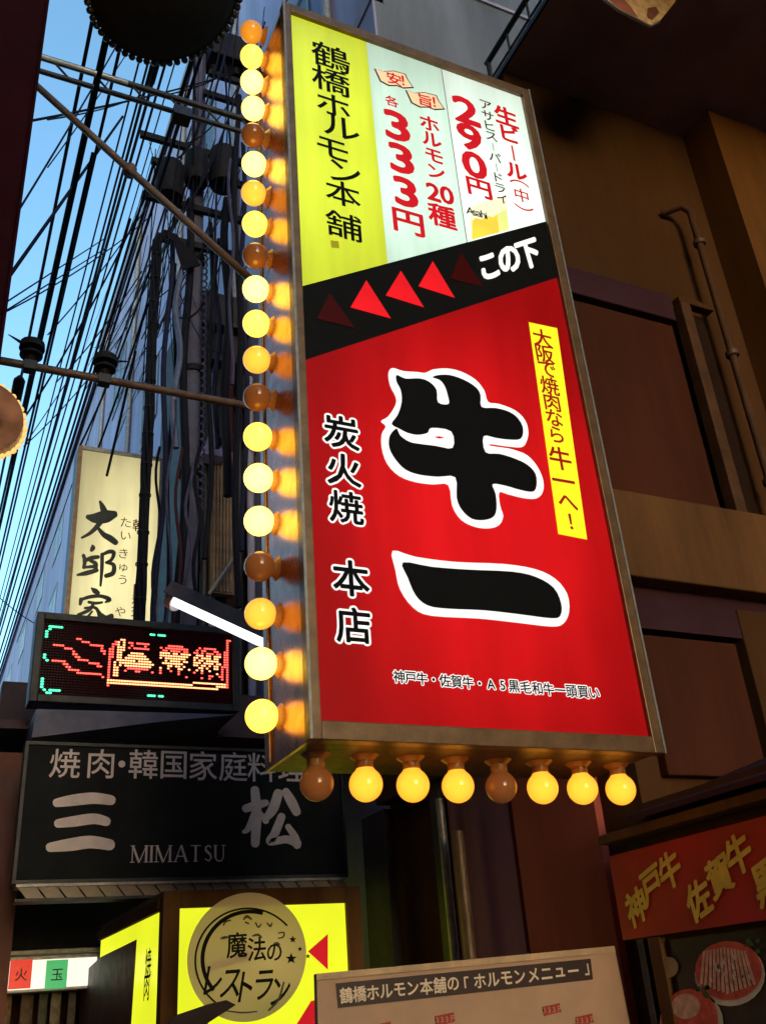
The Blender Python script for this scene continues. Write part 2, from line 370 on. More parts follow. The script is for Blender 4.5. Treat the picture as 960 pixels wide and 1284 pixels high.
# opposite row (left of the lane) and buildings behind the viewer: they keep the sky off the lane
ob = thing('building', (-5, 20, -H), 'plain dark building row on the left side of the lane', 'building')
box('wall', -9, -2.4, -16, 4, -H, 15, M_brown, ob); box('parapet', -9.1, -2.3, -16, 4, 15, 15.3, M_conc2, ob)
box('wall', -9, -2.8, 10.01, 90, -H, 5.5, M_brown, ob); box('parapet', -9.1, -2.7, 10.01, 90, 5.5, 5.8, M_conc2, ob)
box('wall', -9, -2.4, 4.0, 10, -H, 15, M_brown, ob)  # unseen taller stretch, added to block the sky from the sign's side-panel reflections
bb = thing('building', (8, -8, -H), 'plain building continuing on the right side behind the viewer', 'building')
box('wall', 4.9, 12, -16, .2, -H, 14, M_brown, bb); box('parapet', 4.8, 12, -16, .2, 14, 14.3, M_conc2, bb)

# ------------------------------------------------------------------ THE BIG SIGN
Y = 2.6; Yp = Y-.003
X0, X1, Z0, Z1 = 1.005, 2.305, .700, 4.030          # outer frame
x0, x1, z0, z1 = 1.041, 2.262, .757, 3.979          # face
sg = thing('illuminated_sign', (1.65, 2.8, Z0), 'huge lit red, black and yellow vertical sign edged with round bulbs', 'sign')
fw = .012
box('frame_bar', X0, x0, Y-.02, Y+.03, Z0, Z1, M_frame, sg, .003)
box('frame_bar', x1, X1, Y-.02, Y+.03, Z0, Z1, M_frame, sg, .003)
box('frame_bar', x0, x1, Y-.019, Y+.03, Z0, z0, M_frame, sg, .003)
box('frame_bar', x0, x1, Y-.019, Y+.03, z1, Z1, M_frame, sg, .003)
for x in (X0-.003, X1-.006): box('frame_lip', x, x+.009, Y-.024, Y-.018, Z0, Z1, M_grey, sg)
box('side_panel', X0+.008, X0+.02, Y+.03, Y+.42, Z0+.005, Z1-.005, M_side, sg)
box('side_panel', X1-.02, X1-.008, Y+.03, Y+.42, Z0+.005, Z1-.005, M_frame, sg)
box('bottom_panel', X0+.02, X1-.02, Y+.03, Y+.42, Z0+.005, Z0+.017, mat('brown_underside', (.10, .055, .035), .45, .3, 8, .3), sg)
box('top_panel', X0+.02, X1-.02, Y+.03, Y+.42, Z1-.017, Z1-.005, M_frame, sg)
box('back_panel', X0+.02, X1-.02, Y+.405, Y+.42, Z0+.017, Z1-.017, M_frame, sg)
for z in (1.1, 2.4, 3.7):
    box('wall_bracket', X1-.007, 2.599, Y+.48, Y+.53, z, z+.05, M_steel, sg)
    box('wall_bracket', X1-.06, X1-.01, Y+.42, Y+.53, z-.002, z+.052, M_steel, sg)
# face panels, each its own sheet between sloping joints
def onface(pts, dy=0.): return [(lambda q: (q[0], Y-dy, q[2]))(P(a, b, Y)) for a, b in pts]
tl = (x0, Y, z1); cen = lambda a, b: (a, b)
def edge(pxa, pxb, x):    # height of the line through two photo points at world x
    a = P(*pxa, Y); b = P(*pxb, Y); return a[2]+(b[2]-a[2])*(x-a[0])/(b[0]-a[0])
bt = lambda x: edge((381.5, 358), (678.5, 279), x); bb_ = lambda x: edge((384, 451), (692, 350), x)
xa = P(472, 190, Y)[0]; xb = P(569, 195, Y)[0]; xa = (P(460.7, 55, Y)[0]+P(484.5, 332, Y)[0])/2; xb = (P(553.8, 88, Y)[0]+P(584.6, 303, Y)[0])/2
G_y = glow('lit_yellow_acrylic', (222, 238, 62), .84, 1.8, .10, tube=(-.02, .05, .42, 1.2, .62))
G_w = glow('lit_mint_acrylic', (208, 238, 220), .98, 1.2, .12, tube=(.06, -.1, .75, .95, .58))
G_w2 = glow('lit_white_acrylic', (228, 248, 236), 1.04, 1.0, .1, tube=(0, -.12, .75, .9, .62))
G_r = glow('lit_red_acrylic', (208, 20, 24), .86, 2.0, .12, tube=(.06, -.24, .80, 1.22, .36))
def sheet(name, pts, m): return MB().poly([(a, Y, b) for a, b in pts], .006).build(name, m, sg)
sheet('yellow_panel', [(x0, z1), (xa, z1), (xa, bt(xa)), (x0, bt(x0))], G_y)
sheet('mint_panel', [(xa, z1), (xb-.002, z1), (xb-.002, bt(xb)), (xa, bt(xa))], G_w)
sheet('panel_joint', [(xb-.002, z1), (xb+.002, z1), (xb+.002, bt(xb)), (xb-.002, bt(xb))], M_frame)
sheet('white_panel', [(xb+.002, z1), (x1, z1), (x1, bt(x1)), (xb+.002, bt(xb))], G_w2)
sheet('black_band', [(x0, bt(x0)), (x1, bt(x1)), (x1, bb_(x1)), (x0, bb_(x0))], mat('black_vinyl', (.006, .006, .006), .6, 0, 10, .2, bump=0, spec=.08))
sheet('red_panel', [(x0, bb_(x0)), (x1, bb_(x1)), (x1, z0), (x0, z0)], G_r)
INK = mat('black_print', (.005, .005, .006), .6, 0, 10, .1, bump=0, spec=.08); BRN = glow('brown_print', (70, 40, 22), 1); RED = glow('red_print', (196, 26, 36), 1, 3, .1)
WHT = glow('white_print', (250, 250, 246), 1.0, 3, .04); RIB = glow('yellow_print', (246, 240, 40), 1.0, 3, .06); DRED = glow('dark_red_print', (150, 25, 20), 1)
# brush name in the yellow panel
chars('lettering', '鶴橋ホルモン本舗', [(414.6, 71.5), (415, 101), (418, 132), (428, 160), (417, 187), (433, 217), (430, 243), (431, 283)], [32, 32, 31, 33, 32, 33, 32, 34], Yp, INK, sg, off=.012, wide=1.12)
MB().poly(onface([(414, 302), (424, 303), (425, 312), (415, 311)], .003)).build('seal_print', glow('seal', (150, 140, 30), 1), sg)
# prices
k = .14
sh = (1, 0, -.06)
chars('lettering', '各', [(491, 127), ], 13, Yp, RED, sg, off=.02)
chars('lettering', '333', [(497.5, 158), (503, 199), (508.5, 241)], 33, Yp, RED, sg, off=.035, wide=1.22, tight=True, az=(-.02, 0, 1))
chars('lettering', '円', [(512, 279)], 27, Yp, RED, sg, off=.03, wide=1.15, tight=True)
chars('lettering', 'ホルモン', [(538, 155), (541, 175), (544, 195.5), (547, 216)], 20, Yp, RED, sg, off=.03)
chars('lettering', '20種', [(543, 241), (560, 245), (554, 271)], [20, 20, 26], Yp, RED, sg, off=.03, tight=True)
chars('lettering', '290円', [(584, 139), (588.5, 172), (594.5, 207), (600.5, 236)], [29, 29, 29, 20], Yp, RED, sg, off=.035, wide=1.2, tight=True, az=(-.02, 0, 1))
chars('lettering', 'アサヒス｜パ｜ドライ', [(609, 132), (629, 249)], [13, 13, 13, 13, 9, 13, 9, 13, 13, 13], Yp, BRN, sg, off=.014)
chars('lettering', '生ビ｜ル', [(634, 146), (639, 168), (643, 192), (647, 215)], [23, 22, 17, 22], Yp, RED, sg, off=.034)
chars('lettering', '︵中︶', [(650.5, 229), (653.5, 245), (657, 261)], [20, 17, 20], Yp, RED, sg, off=.012)
# two speech tags
TAG = glow('peach_print', (238, 205, 160), 1.0)
for (cx, cy, ch) in ((493, 99, '安！'), (532, 126, '旨！')):
    out = [(-23, -9), (-12, -7), (0, -9), (14, -7), (17, -1), (24, 8), (12, 10), (4, 8), (-6, 9), (-16, 5)]
    MB().poly(onface([(cx+a*1.07, cy+b*1.12+a*.12) for a, b in out], .002)).build('price_tag_outline', INK, sg)
    MB().poly(onface([(cx+a*.98, cy+b*.98+a*.12) for a, b in out], .0035)).build('price_tag', TAG, sg)
    chars('lettering', ch, [(cx+1, cy), (cx+12, cy+2)], 15, Y-.005, RED, sg, off=.02)
# beer glass picture
MB().poly(onface([(588, 259), (634, 246), (638, 288.5), (589, 301.5)], .002)).build('beer_foam_print', glow('foam_print', (246, 240, 205), 1.0), sg)
MB().poly(onface([(591, 278), (596, 274), (603, 276), (610, 271), (617, 273), (623, 269), (625, 292), (591, 301)], .0035)).build('beer_print', glow('beer_print', (240, 205, 70), 1.05, 8, .15), sg)
MB().poly(onface([(622, 270), (634, 262), (637, 288.5), (625, 292)], .0035)).build('glass_handle_print', glow('glass_print', (226, 232, 140), 1.0, 8, .1), sg)
chars('lettering', 'Asahi', [(589, 264.5), (594.6, 267.2), (600, 268.6), (605.4, 269), (609.4, 270.6)], [8.5, 6, 6, 8.5, 7.5], Y-.005, INK, sg, off=.012, tight=True)
# black band: chevrons and この下
for i, tri in enumerate((((413, 368), (397, 400), (445, 412)), ((458.8, 352), (439, 386), (489.6, 400)), ((502, 340), (483, 371), (531, 386)), ((542, 328), (524, 359.5), (569.6, 374)), ((577.5, 317), (563.7, 350), (605, 360)))):
    dim = i in (0, 4)
    o = MB().poly(onface(tri, .003)).build('arrow_light', glow('arrow_dim', (52, 8, 6), 1) if dim else glow('arrow_red', (222, 26, 34), 1.0, 6, .15), sg)
    if dim: o['label'] = 'unlit dark red arrow triangle'
a0 = Vector(P(600, 339, Yp)); a1 = Vector(P(676, 313, Yp)); bx = (a1-a0).normalized()
chars('lettering', 'この下', [(613, 334), (638, 325), (662, 318.5)], [34, 35, 34], Yp, WHT, sg, off=.045, wide=.92, ax=tuple(bx), az=(-.1, 0, 1))
# red panel: main mark
def tr(pts, s, ox, oy): return [(ox+a/s, oy+b/s) for a, b in pts]
USHI_W = [(130, 88), (180, 103), (250, 108), (290, 112), (330, 95), (400, 90), (470, 106), (540, 145), (585, 200), (605, 258), (660, 268), (740, 300), (790, 350), (806, 410), (795, 460), (770, 485), (700, 481), (618, 470), (618, 478), (700, 490), (740, 500), (800, 525), (850, 580), (880, 650), (878, 710), (845, 742), (780, 740), (700, 720), (660, 712), (665, 780), (680, 830), (660, 875), (610, 892), (540, 885), (470, 850), (425, 780), (405, 675), (330, 672), (240, 660), (160, 630), (100, 570), (72, 490), (72, 420), (92, 380), (68, 355), (105, 330), (140, 275), (142, 235), (115, 180), (105, 130), (110, 100)]
USHI_B = [(145, 125), (190, 143), (260, 142), (310, 160), (345, 200), (352, 262), (405, 270), (400, 225), (385, 180), (360, 150), (325, 137), (350, 126), (410, 125), (480, 148), (540, 185), (565, 225), (570, 285), (640, 290), (710, 310), (755, 345), (778, 395), (765, 445), (700, 448), (640, 440), (580, 432), (590, 512), (660, 520), (740, 545), (800, 575), (840, 620), (845, 680), (825, 710), (760, 700), (690, 680), (625, 672), (640, 720), (645, 790), (630, 835), (580, 852), (520, 845), (470, 800), (445, 740), (438, 638), (350, 635), (260, 625), (190, 600), (140, 550), (108, 490), (110, 430), (140, 395), (150, 400), (165, 430), (210, 460), (260, 470), (340, 480), (425, 490), (418, 408), (320, 390), (300, 415), (250, 425), (200, 415), (160, 395), (120, 370), (150, 325), (170, 260), (165, 200), (145, 160)]
ICHI_W = [(243, 62), (300, 77), (400, 90), (520, 95), (600, 108), (650, 132), (680, 170), (685, 215), (670, 245), (640, 252), (560, 243), (460, 232), (340, 225), (295, 205), (262, 160), (250, 110)]
ICHI_B = [(268, 92), (340, 103), (430, 110), (540, 115), (600, 128), (645, 155), (664, 195), (662, 225), (640, 232), (560, 222), (470, 212), (380, 208), (330, 200), (300, 175), (280, 130)]
def outl(name, pts, s, ox, oy, dy, m):
    return MB().poly(onface(smooth_poly(tr(pts, s, ox, oy), 3), dy)).build(name, m, sg)
outl('brush_character_outline', USHI_W, 4, 460, 440, .003, WHT); outl('brush_character', USHI_B, 4, 460, 440, .006, INK)
MB().poly(onface(tr([(332, 434), (360, 432), (386, 440), (355, 444)], 4, 460, 440), .006)).build('brush_gap', RED, sg)
outl('brush_character_outline', ICHI_W, 2, 370, 660, .003, WHT); outl('brush_character', ICHI_B, 2, 370, 660, .006, INK)
for (txt, pts, sz) in (('炭火焼', [(428, 542), (431, 589), (434, 636)], 42), ('本店', [(440, 725), (443, 784)], 47)):
    chars('lettering_outline', txt, pts, sz, Y-.003, WHT, sg, off=.075); chars('lettering', txt, pts, sz, Y-.006, INK, sg, off=.022)
n = '神戸牛・佐賀牛・A5黒毛和牛一頭買い'
pp = [(499+i*13.55, 848.5+i*1.07) for i in range(18)]
pp = [(500+i*(745-500)/17, 848.5+i*(869-848.5)/17) for i in range(18)]
chars('lettering_outline', n, pp, 16.5, Y-.003, WHT, sg, off=.085); chars('lettering', n, pp, 16.5, Y-.006, INK, sg, off=.02)
MB().poly(onface([(662, 404.5), (697.5, 412), (735, 677), (699, 670)], .003)).build('yellow_ribbon', RIB, sg)
chars('lettering', '大阪で焼肉なら', [(679.7, 424), (682.5, 443.5), (685.5, 463), (688.5, 483.5), (691.5, 504), (694.5, 524), (697.5, 545)], 22.5, Y-.006, DRED, sg, off=.018)
chars('lettering', '牛一へ！', [(702, 575), (706, 603), (711.5, 630), (715, 654)], [29, 30, 26, 24], Y-.006, DRED, sg, off=.02)
# bulbs
def bulbmat(name, c, k):
    k *= KE
    m = bpy.data.materials.new(name); m.use_nodes = True; b = m.node_tree.nodes['Principled BSDF']
    b.inputs['Base Color'].default_value = (.25, .12, .04, 1); b.inputs['Roughness'].default_value = .12
    b.inputs['Emission Color'].default_value = (*c, 1)
    t = m.node_tree; lw = t.nodes.new('ShaderNodeLayerWeight'); lw.inputs[0].default_value = .35
    mr = t.nodes.new('ShaderNodeMapRange'); mr.inputs[1].default_value = 0; mr.inputs[2].default_value = 1; mr.inputs[3].default_value = k*1.12; mr.inputs[4].default_value = k*.42
    t.links.new(lw.outputs['Facing'], mr.inputs[0]); t.links.new(mr.outputs[0], b.inputs['Emission Strength'])
    return m
B_on = bulbmat('bulb_lit_cream', (1.0, .62, .080), 6.5); B_am = bulbmat('bulb_lit_amber', (1.0, .345, .022), 2.0); B_or = bulbmat('bulb_fading_orange', (.85, .30, .02), .9)
B_off = bulbmat('bulb_unlit', (.35, .10, .02), .22)
B_off.node_tree.nodes['Principled BSDF'].inputs['Base Color'].default_value = (.24, .085, .03, 1)
B_on2 = bulbmat('bulb_lit_yellow', (1.0, .40, .035), 1.7)
B_on3 = bulbmat('bulb_lit_warm', (1.0, .55, .040), 4.6)
M_sock = mat('socket_bakelite', (.35, .15, .05), .35, 0, 10, .3, bump=0)
def bulb(c, ax, m, lab, reach=.09):
    """c is the bulb centre, ax points from it back to the sign"""
    c = Vector(c); ax = Vector(ax); key = (m.name, tuple(ax))
    if key in _bulb:
        src, ssrc = _bulb[key]
        o = src.copy(); COL.objects.link(o); link(o, c, sg)
        s = ssrc.copy(); COL.objects.link(s); s.parent = o; s.location = ssrc.location
    else:
        mb = MB(); R_ = .0535
        mb.lathe((0, 0, 0), ax, [(1e-4, -R_)]+[(R_*math.sin(math.pi*i/14), -R_*math.cos(math.pi*i/14)) for i in range(1, 12)]+[(.026, min(.052, reach-.02))], 24)
        mb.v = [tuple(Vector(v)+c) for v in mb.v]
        o = mb.build('bulb', m, sg)
        sb = MB(); sb.lathe(tuple(c), ax, [(.022, .040), (.028, .046), (.028, reach-.018), (.048, reach-.002), (.048, reach)], 16)
        s = sb.build('socket', M_sock, o); _bulb[key] = (o, s)
    if lab: o['label'] = lab
    elif 'label' in o: del o['label']
_bulb = {}
ST = 'dlllolalmllaollloall'
ST = ['m', 'l', 'l', 'l', 'o', 'l', 'a', 'l', 'o', 'l', 'l', 'a', 'o', 'l', 'l', 'l', 'o', 'a', 'l', 'l']
pyl = [42, 72, 104, 137, 170, 207, 243, 281, 321, 364, 407, 452, 498, 548, 599, 652, 709, 767, 829, 898]
for i, s_ in enumerate(ST):
    z = P(320, 42, 2.86)[2]+(P(330, 898, 2.86)[2]-P(320, 42, 2.86)[2])*i/19
    bulb((.9475, 2.86, z), (1, 0, 0), {'l': (B_on, B_on3, B_on)[i*7 % 3], 'o': B_off, 'a': B_on2, 'm': B_or}[s_], 'dark unlit round bulb' if s_ == 'o' else None, .066)
for i, s_ in enumerate('olllolll'):
    x = 1.097+(2.247-1.097)*i/7
    bulb((x, 2.78, .617), (0, 0, 1), {'l': B_am, 'o': B_off}[s_], 'dark unlit round bulb' if s_ == 'o' else None)
# supply conduit running through the bulb rows
MB().tube([(1.010, 2.96, Z0+.02), (1.010, 2.96, Z1-.02)], .004, 6).build('conduit', M_frame, sg)

# ------------------------------------------------------------------ OTHER SIGNS
# cream sign 大邱家
Yd = 10.0; a = P(95, 558, Yd); b = P(205, 575, Yd); c = P(83, 790, Yd)
xl = (a[0]+c[0])/2; xr = b[0]; zt = a[2]; zb = c[2]-.55
cs = thing('hanging_sign', ((xl+xr)/2, Yd, zb), 'cream lit vertical sign with green brush characters behind a black cable bundle', 'sign')
box('casing', xl, xr, Yd+.012, Yd+.3, zb, zt, M_dark, cs, .01)
G_c = glow('lit_cream_acrylic', (240, 228, 168), .95, 1.0, .15, tube=(.1, -.3, .75, 2.4, .35))
box('face_panel', xl+.05, xr-.04, Yd, Yd+.011, zb+.05, zt-.05, G_c, cs)
for nm, (xa_, xb_, za_, zb_) in {'l': (xl, xl+.05, zb, zt), 'r': (xr-.04, xr, zb, zt), 't': (xl+.05, xr-.04, zt-.05, zt), 'b': (xl+.05, xr-.04, zb, zb+.05)}.items():
    box('frame_bar', xa_, xb_, Yd-.02, Yd+.011, za_, zb_, M_grey if nm in 'tr' else M_frame, cs)
GRN = mat('green_black_ink', (.012, .02, .014), .5, 0, 8, .3, bump=0)
mb = MB()
def q6(st, s=6, ox=40, oy=620): return [(ox+a/s, oy+b/s, w*1.3/s) for a, b, w in st]
brush(mb, [q6([(425, 170, 30), (480, 178, 60), (560, 165, 75), (618, 150, 45)]), q6([(515, 55, 16), (535, 100, 34), (545, 150, 40), (500, 230, 30), (440, 290, 22), (378, 325, 14)]), q6([(490, 240, 14), (540, 300, 30), (590, 330, 38), (630, 360, 34)]),
           q6([(455, 380, 8), (460, 400, 30), (450, 420, 20)]), q6([(390, 460, 22), (400, 500, 24), (392, 550, 20)]), q6([(395, 500, 22), (450, 478, 26), (500, 470, 22)]), q6([(440, 500, 16), (480, 520, 26), (478, 570, 24)]), q6([(400, 548, 16), (480, 540, 22)]), q6([(345, 605, 14), (410, 592, 28), (490, 570, 24)]),
           q6([(530, 450, 22), (528, 560, 22), (518, 685, 14)]), q6([(532, 452, 18), (585, 430, 24), (618, 440, 24), (600, 490, 20), (565, 510, 16)]), q6([(560, 512, 16), (615, 530, 24), (612, 590, 28), (560, 612, 26)]),
           q6([(450, 705, 10), (475, 725, 32), (500, 740, 24)]), q6([(372, 790, 26), (365, 825, 18)]), q6([(375, 790, 18), (440, 770, 22), (520, 765, 22), (585, 790, 26), (555, 810, 12)]), q6([(430, 810, 18), (480, 818, 18), (530, 812, 14)]), q6([(470, 815, 18), (430, 870, 22), (350, 905, 18)]), q6([(400, 855, 14), (470, 850, 18), (500, 880, 22), (510, 935, 26), (480, 1000, 16)]), q6([(455, 880, 12), (410, 930, 16), (355, 960, 10)]), q6([(530, 900, 12), (560, 925, 24), (600, 915, 30)]), q6([(510, 880, 12), (570, 970, 26), (640, 1010, 20)])], Yd-.004)
mb.build('lettering', GRN, cs)
chars('lettering', 'たいきゅうや', [(158, 655), (158, 672), (155, 694), (155, 712), (154, 727), (151, 767)], 14, Yd-.004, BRN, cs, off=.0)
chars('lettering', '韓国料理', [(175, 659), (175, 740), (174, 753), (173, 768)], 16, Yd-.004, BRN, cs, off=.01)

# LED sign
Yl = 6.5; a = P(45, 768, Yl); c = P(300, 888, Yl)
xl, xr, zt, zb = a[0]+.01, c[0]-.005, a[2], P(40, 886, Yl)[2]+.03
ls = thing('led_sign', ((xl+xr)/2, Yl, zb), 'black LED matrix sign with red glowing text and green corner marks', 'sign')
box('casing', xl, xr, Yl+.005, Yl+.18, zb, zt, M_dark, ls, .01)
for (xa_, xb_, za_, zb_) in ((xl, xl+.05, zb, zt), (xr-.05, xr, zb, zt), (xl+.05, xr-.05, zt-.05, zt), (xl+.05, xr-.05, zb, zb+.05)):
    box('frame_bar', xa_, xb_, Yl-.03, Yl+.004, za_, zb_, M_dark, ls, .005)
MB().poly([(xl+.05, Yl+.002, zt-.05), (xr-.05, Yl+.002, zt-.05), (xr-.05, Yl+.002, zb+.05), (xl+.05, Yl+.002, zb+.05)]).build('display', mat('led_backing', (.014, .002, .002), .8, 0, 10, .2, bump=0, spec=.05), ls)
def led(name, pts, m, s=.0075):
    mb = MB()
    for x, z in pts:
        v = [(x+s*math.cos(k*math.pi/3), Yl-.003, z+.72*s*math.sin(k*math.pi/3)) for k in range(6)]; mb.add(v, [tuple(range(6))])
    o = mb.build(name, m, ls); o['kind'] = 'stuff'; return o
pit = .0186
def lp(cx, cy):           # crop pixel (zoom of the sign) -> lattice point on the display
    q = P(30+cx/3.43, 760+cy/3.43, Yl); i = round((q[0]-xl)/pit); j = round((zt-q[2])/pit); return (i, j)
red = set(); grn = set(); org = set()
def line(S_, x0_, y0_, x1_, y1_, st=4):
    n_ = max(2, int(math.hypot(x1_-x0_, y1_-y0_)/st))
    for k_ in range(n_+1): S_.add(lp(x0_+(x1_-x0_)*k_/n_, y0_+(y1_-y0_)*k_/n_))
for pl in ([(130, 170), (200, 180), (240, 228), (310, 250), (335, 262)], [(125, 232), (175, 242), (205, 280), (320, 288), (335, 300)], [(235, 138), (265, 158), (330, 172), (350, 205)], [(375, 185), (360, 345)], [(395, 150), (365, 260)]):
    for (u0, v0), (u1, v1) in zip(pl, pl[1:]): line(red, u0, v0, u1, v1)
line(org, 362, 318, 868, 342); line(org, 362, 334, 868, 354); line(org, 415, 150, 385, 300); line(org, 430, 150, 400, 300)
GL = {'a': ["1.11.111111.", "1..1....11..", "1.1.111111..", "1...........", "...11111....", "..1111111...", ".111111111..", "11111.11111.", "111111111111", ".1111111111.", "..11111111..", "1....11....1"],
      'b': ["...111111...", "1.111111111.", ".11.1111.11.", "1111.11.1111", "11111111111.", "1.11111111..", "..1.1111.11.", ".11111111...", "...11.11.1..", "1..1...11..1", "1...1..1....", "1......1..1."],
      'c': ["..1.11111...", ".1.11...11..", "11.1.111.11.", ".111.11.111.", "11.1111.11..", "1.11.11111..", "111.1111.11.", "11.11.1.11..", "..11.1..11..", ".1.1..1..1..", "1..1..11..1.", "...1..1....1"]}
for key, ox, oy in (('a', 432, 158), ('b', 592, 172), ('c', 735, 182)):
    for j, row in enumerate(GL[key]):
        for i, ch in enumerate(row):
            if ch == '1': (org if 2 < j < 10 else red).add(lp(ox+i*10.7, oy+j*11+i*.8))
line(red, 868, 200, 850, 320); line(red, 880, 150, 870, 345)
for pl in ([(165, 92), (110, 90), (100, 128)], [(95, 205), (95, 232)], [(85, 315), (80, 350), (95, 368), (150, 366)], [(545, 123), (560, 123)], [(585, 123), (600, 123)], [(540, 386), (555, 387)], [(582, 388), (597, 389)]):
    for (u0, v0), (u1, v1) in zip(pl, pl[1:]): line(grn, u0, v0, u1, v1)
dots = lambda S_: [(xl+i*pit, zt-j*pit) for i, j in S_]
led('red_led_dots', dots(red-org), glow('led_red', (255, 70, 60), 4.5), .0098); led('orange_led_dots', dots(org), glow('led_orange', (255, 150, 100), 4.0), .0098); led('green_led_dots', dots(grn), glow('led_green', (70, 240, 160), 3.0), .0118)
alld = {(i, j) for i in range(3, int((xr-xl)/pit)-2) for j in range(3, int((zt-zb)/pit)-2)}-red-org-grn
led('unlit_led_dots', dots(alld), glow('led_off', (30, 5, 8), 1.), .006)
for x in (xl+.3, xr-.3): MB().tube([(x, Yl+.17, zb+.12), (x, 7.0, 1.93)], .016, 6).build('bracket', M_dark, ls)
MB().poly([P(46, 889, Yl-.05), P(296, 896, Yl-.05), P(200, 905, Yl-.05), P(40, 925, Yl-.05)], .5).build('lower_tray', mat('blue_violet_tray', (.09, .09, .16), .6), ls)

# black restaurant sign
Ym = 6.2; xl, xr, zt, zb = .567, 2.62, 1.575, .79
ms = thing('shop_sign', (1.6, Ym, zb), 'black signboard with grey characters hanging over the shop entrance', 'sign')
box('board', xl, xr, Ym, Ym+.12, zb, zt, mat('black_board', (.014, .015, .017), .8, 0, 3, .3, bump=.05, spec=.1), ms, .006)
for (xa_, xb_, za_, zb_) in ((xl-.02, xl, zb-.02, zt+.02), (xr, xr+.02, zb-.02, zt+.02), (xl, xr, zt, zt+.02), (xl, xr, zb-.02, zb)):
    box('frame_bar', xa_, xb_, Ym-.012, Ym+.12, za_, zb_, M_dark, ms)
GR = mat('grey_lettering', (.62, .50, .52), .5, 0, 10, .15, bump=0)
chars('lettering', '焼肉・韓国家庭料理', [(82, 957), (127, 957.5), (153, 958), (180, 958), (218, 959), (255, 960), (292.5, 961), (328, 962), (366, 963)], [39]*9, Ym-.004, GR, ms, off=.006)
mb = MB(); f24 = lambda st: [(30+a/2.4, 920+b/2.4, w/2.4) for a, b, w in st]
brush(mb, [f24([(100, 208, 26), (150, 200, 34), (210, 194, 34), (262, 200, 30)]), f24([(104, 270, 26), (150, 264, 32), (210, 256, 32), (248, 264, 28)]), f24([(80, 342, 28), (140, 334, 38), (200, 326, 38), (258, 334, 34)]),
           f24([(668, 225, 24), (700, 215, 26), (728, 208, 20)]), f24([(695, 170, 26), (700, 240, 30), (696, 330, 26)]), f24([(694, 240, 20), (675, 285, 18), (662, 295, 12)]), f24([(712, 240, 14), (728, 262, 20)]), f24([(765, 180, 28), (750, 225, 30), (728, 255, 20)]), f24([(788, 175, 24), (805, 205, 30), (820, 235, 26)]), f24([(775, 250, 24), (755, 300, 26), (740, 325, 22), (790, 318, 24), (822, 330, 26)]), f24([(795, 280, 18), (815, 310, 22), (822, 335, 24)])], Ym-.004)
mb.build('lettering', GR, ms)
def serif(mb, txt, x, z, h, Yq, gap):
    S_ = {'M': ([(0, 0, .1, 1)], [(0, 0, 0, 1, .06), (0, 1, .42, 0, .13), (.42, 0, .84, 1, .06), (.84, 0, .84, 1, .13)], .84), 'I': ([], [(.0, 0, .0, 1, .14)], .0), 'A': ([], [(0, 0, .36, 1, .06), (.36, 1, .72, 0, .14), (.14, .34, .56, .34, .06)], .72), 'T': ([], [(.33, 0, .33, 1, .14), (0, .97, .66, .97, .06)], .66),
          'S': ([], [(.42, .82, .3, .97, .07), (.3, .97, .1, .9, .08), (.1, .9, .06, .7, .11), (.06, .7, .38, .42, .15), (.38, .42, .44, .2, .11), (.44, .2, .26, .03, .08), (.26, .03, .03, .18, .07)], .46), 'U': ([], [(0, 1, 0, .25, .14), (0, .25, .14, .04, .1), (.14, .04, .4, .04, .08), (.4, .04, .52, .25, .07), (.52, .25, .52, 1, .06)], .52)}
    SR = {'M': [(0, 0), (.84, 0), (0, 1), (.84, 1)], 'I': [(0, 0), (0, 1)], 'A': [(0, 0), (.72, 0)], 'T': [(.33, 0)], 'S': [], 'U': [(0, 1), (.52, 1)]}
    k_ = 0
    for ch in txt:
        x += .12*h
        _, st_, wd = S_[ch]
        for (a_, b_, c_, d_, t_) in st_:
            A_ = Vector((x+a_*h, 0, z+b_*h)); B_ = Vector((x+c_*h, 0, z+d_*h)); dd = (B_-A_).normalized(); nn = Vector((-dd.z, 0, dd.x))*t_*h/2; k_ += 1; yy = Vector((0, Yq-.00015*(k_ % 9), 0))
            mb.add([A_+nn+yy, B_+nn+yy, B_-nn+yy, A_-nn+yy], [(0, 1, 2, 3)])
        for (a_, b_) in SR[ch]:
            k_ += 1; yy = Yq-.00015*(k_ % 9)-.0015; zz = z+b_*h-(.03*h if b_ else -.03*h)
            mb.add([(x+(a_-.13)*h, yy, zz-.025*h), (x+(a_+.13)*h, yy, zz-.025*h), (x+(a_+.13)*h, yy, zz+.025*h), (x+(a_-.13)*h, yy, zz+.025*h)], [(0, 1, 2, 3)])
        x += wd*h+gap*h*(.75 if ch in 'ATS' else 1.25)
mb = MB(); q = P(163, 1083, Ym); e = P(285, 1082, Ym); serif(mb, 'MIMATSU', q[0], q[2]+.005, .1, Ym-.004, .155); mb.build('lettering', GR, ms)
# slatted light strip under it
lv = thing('awning_frame', (1.3, Ym, .72), 'pale slatted metal strip under the black signboard', 'awning')
a = P(22, 1106, Ym-.1); b = P(425, 1098, Ym-.1)
box('rail', a[0], 2.6, Ym-.06, Ym+.1, a[2]-.022, a[2]-.006, M_grey, lv)
box('rail', a[0], 2.6, Ym-.06, Ym+.1, a[2]-.10, a[2]-.085, M_dark, lv)
for i in range(18):
    x = a[0]+.01+i*.112; MB().poly([(x, Ym-.05, a[2]-.024), (x+.10, Ym-.05, a[2]-.024), (x+.15, Ym-.05, a[2]-.083), (x+.05, Ym-.05, a[2]-.083)], .012).build('slat', mat('tan_slat', (.26, .19, .15), .5, 0, 8, .3), lv)
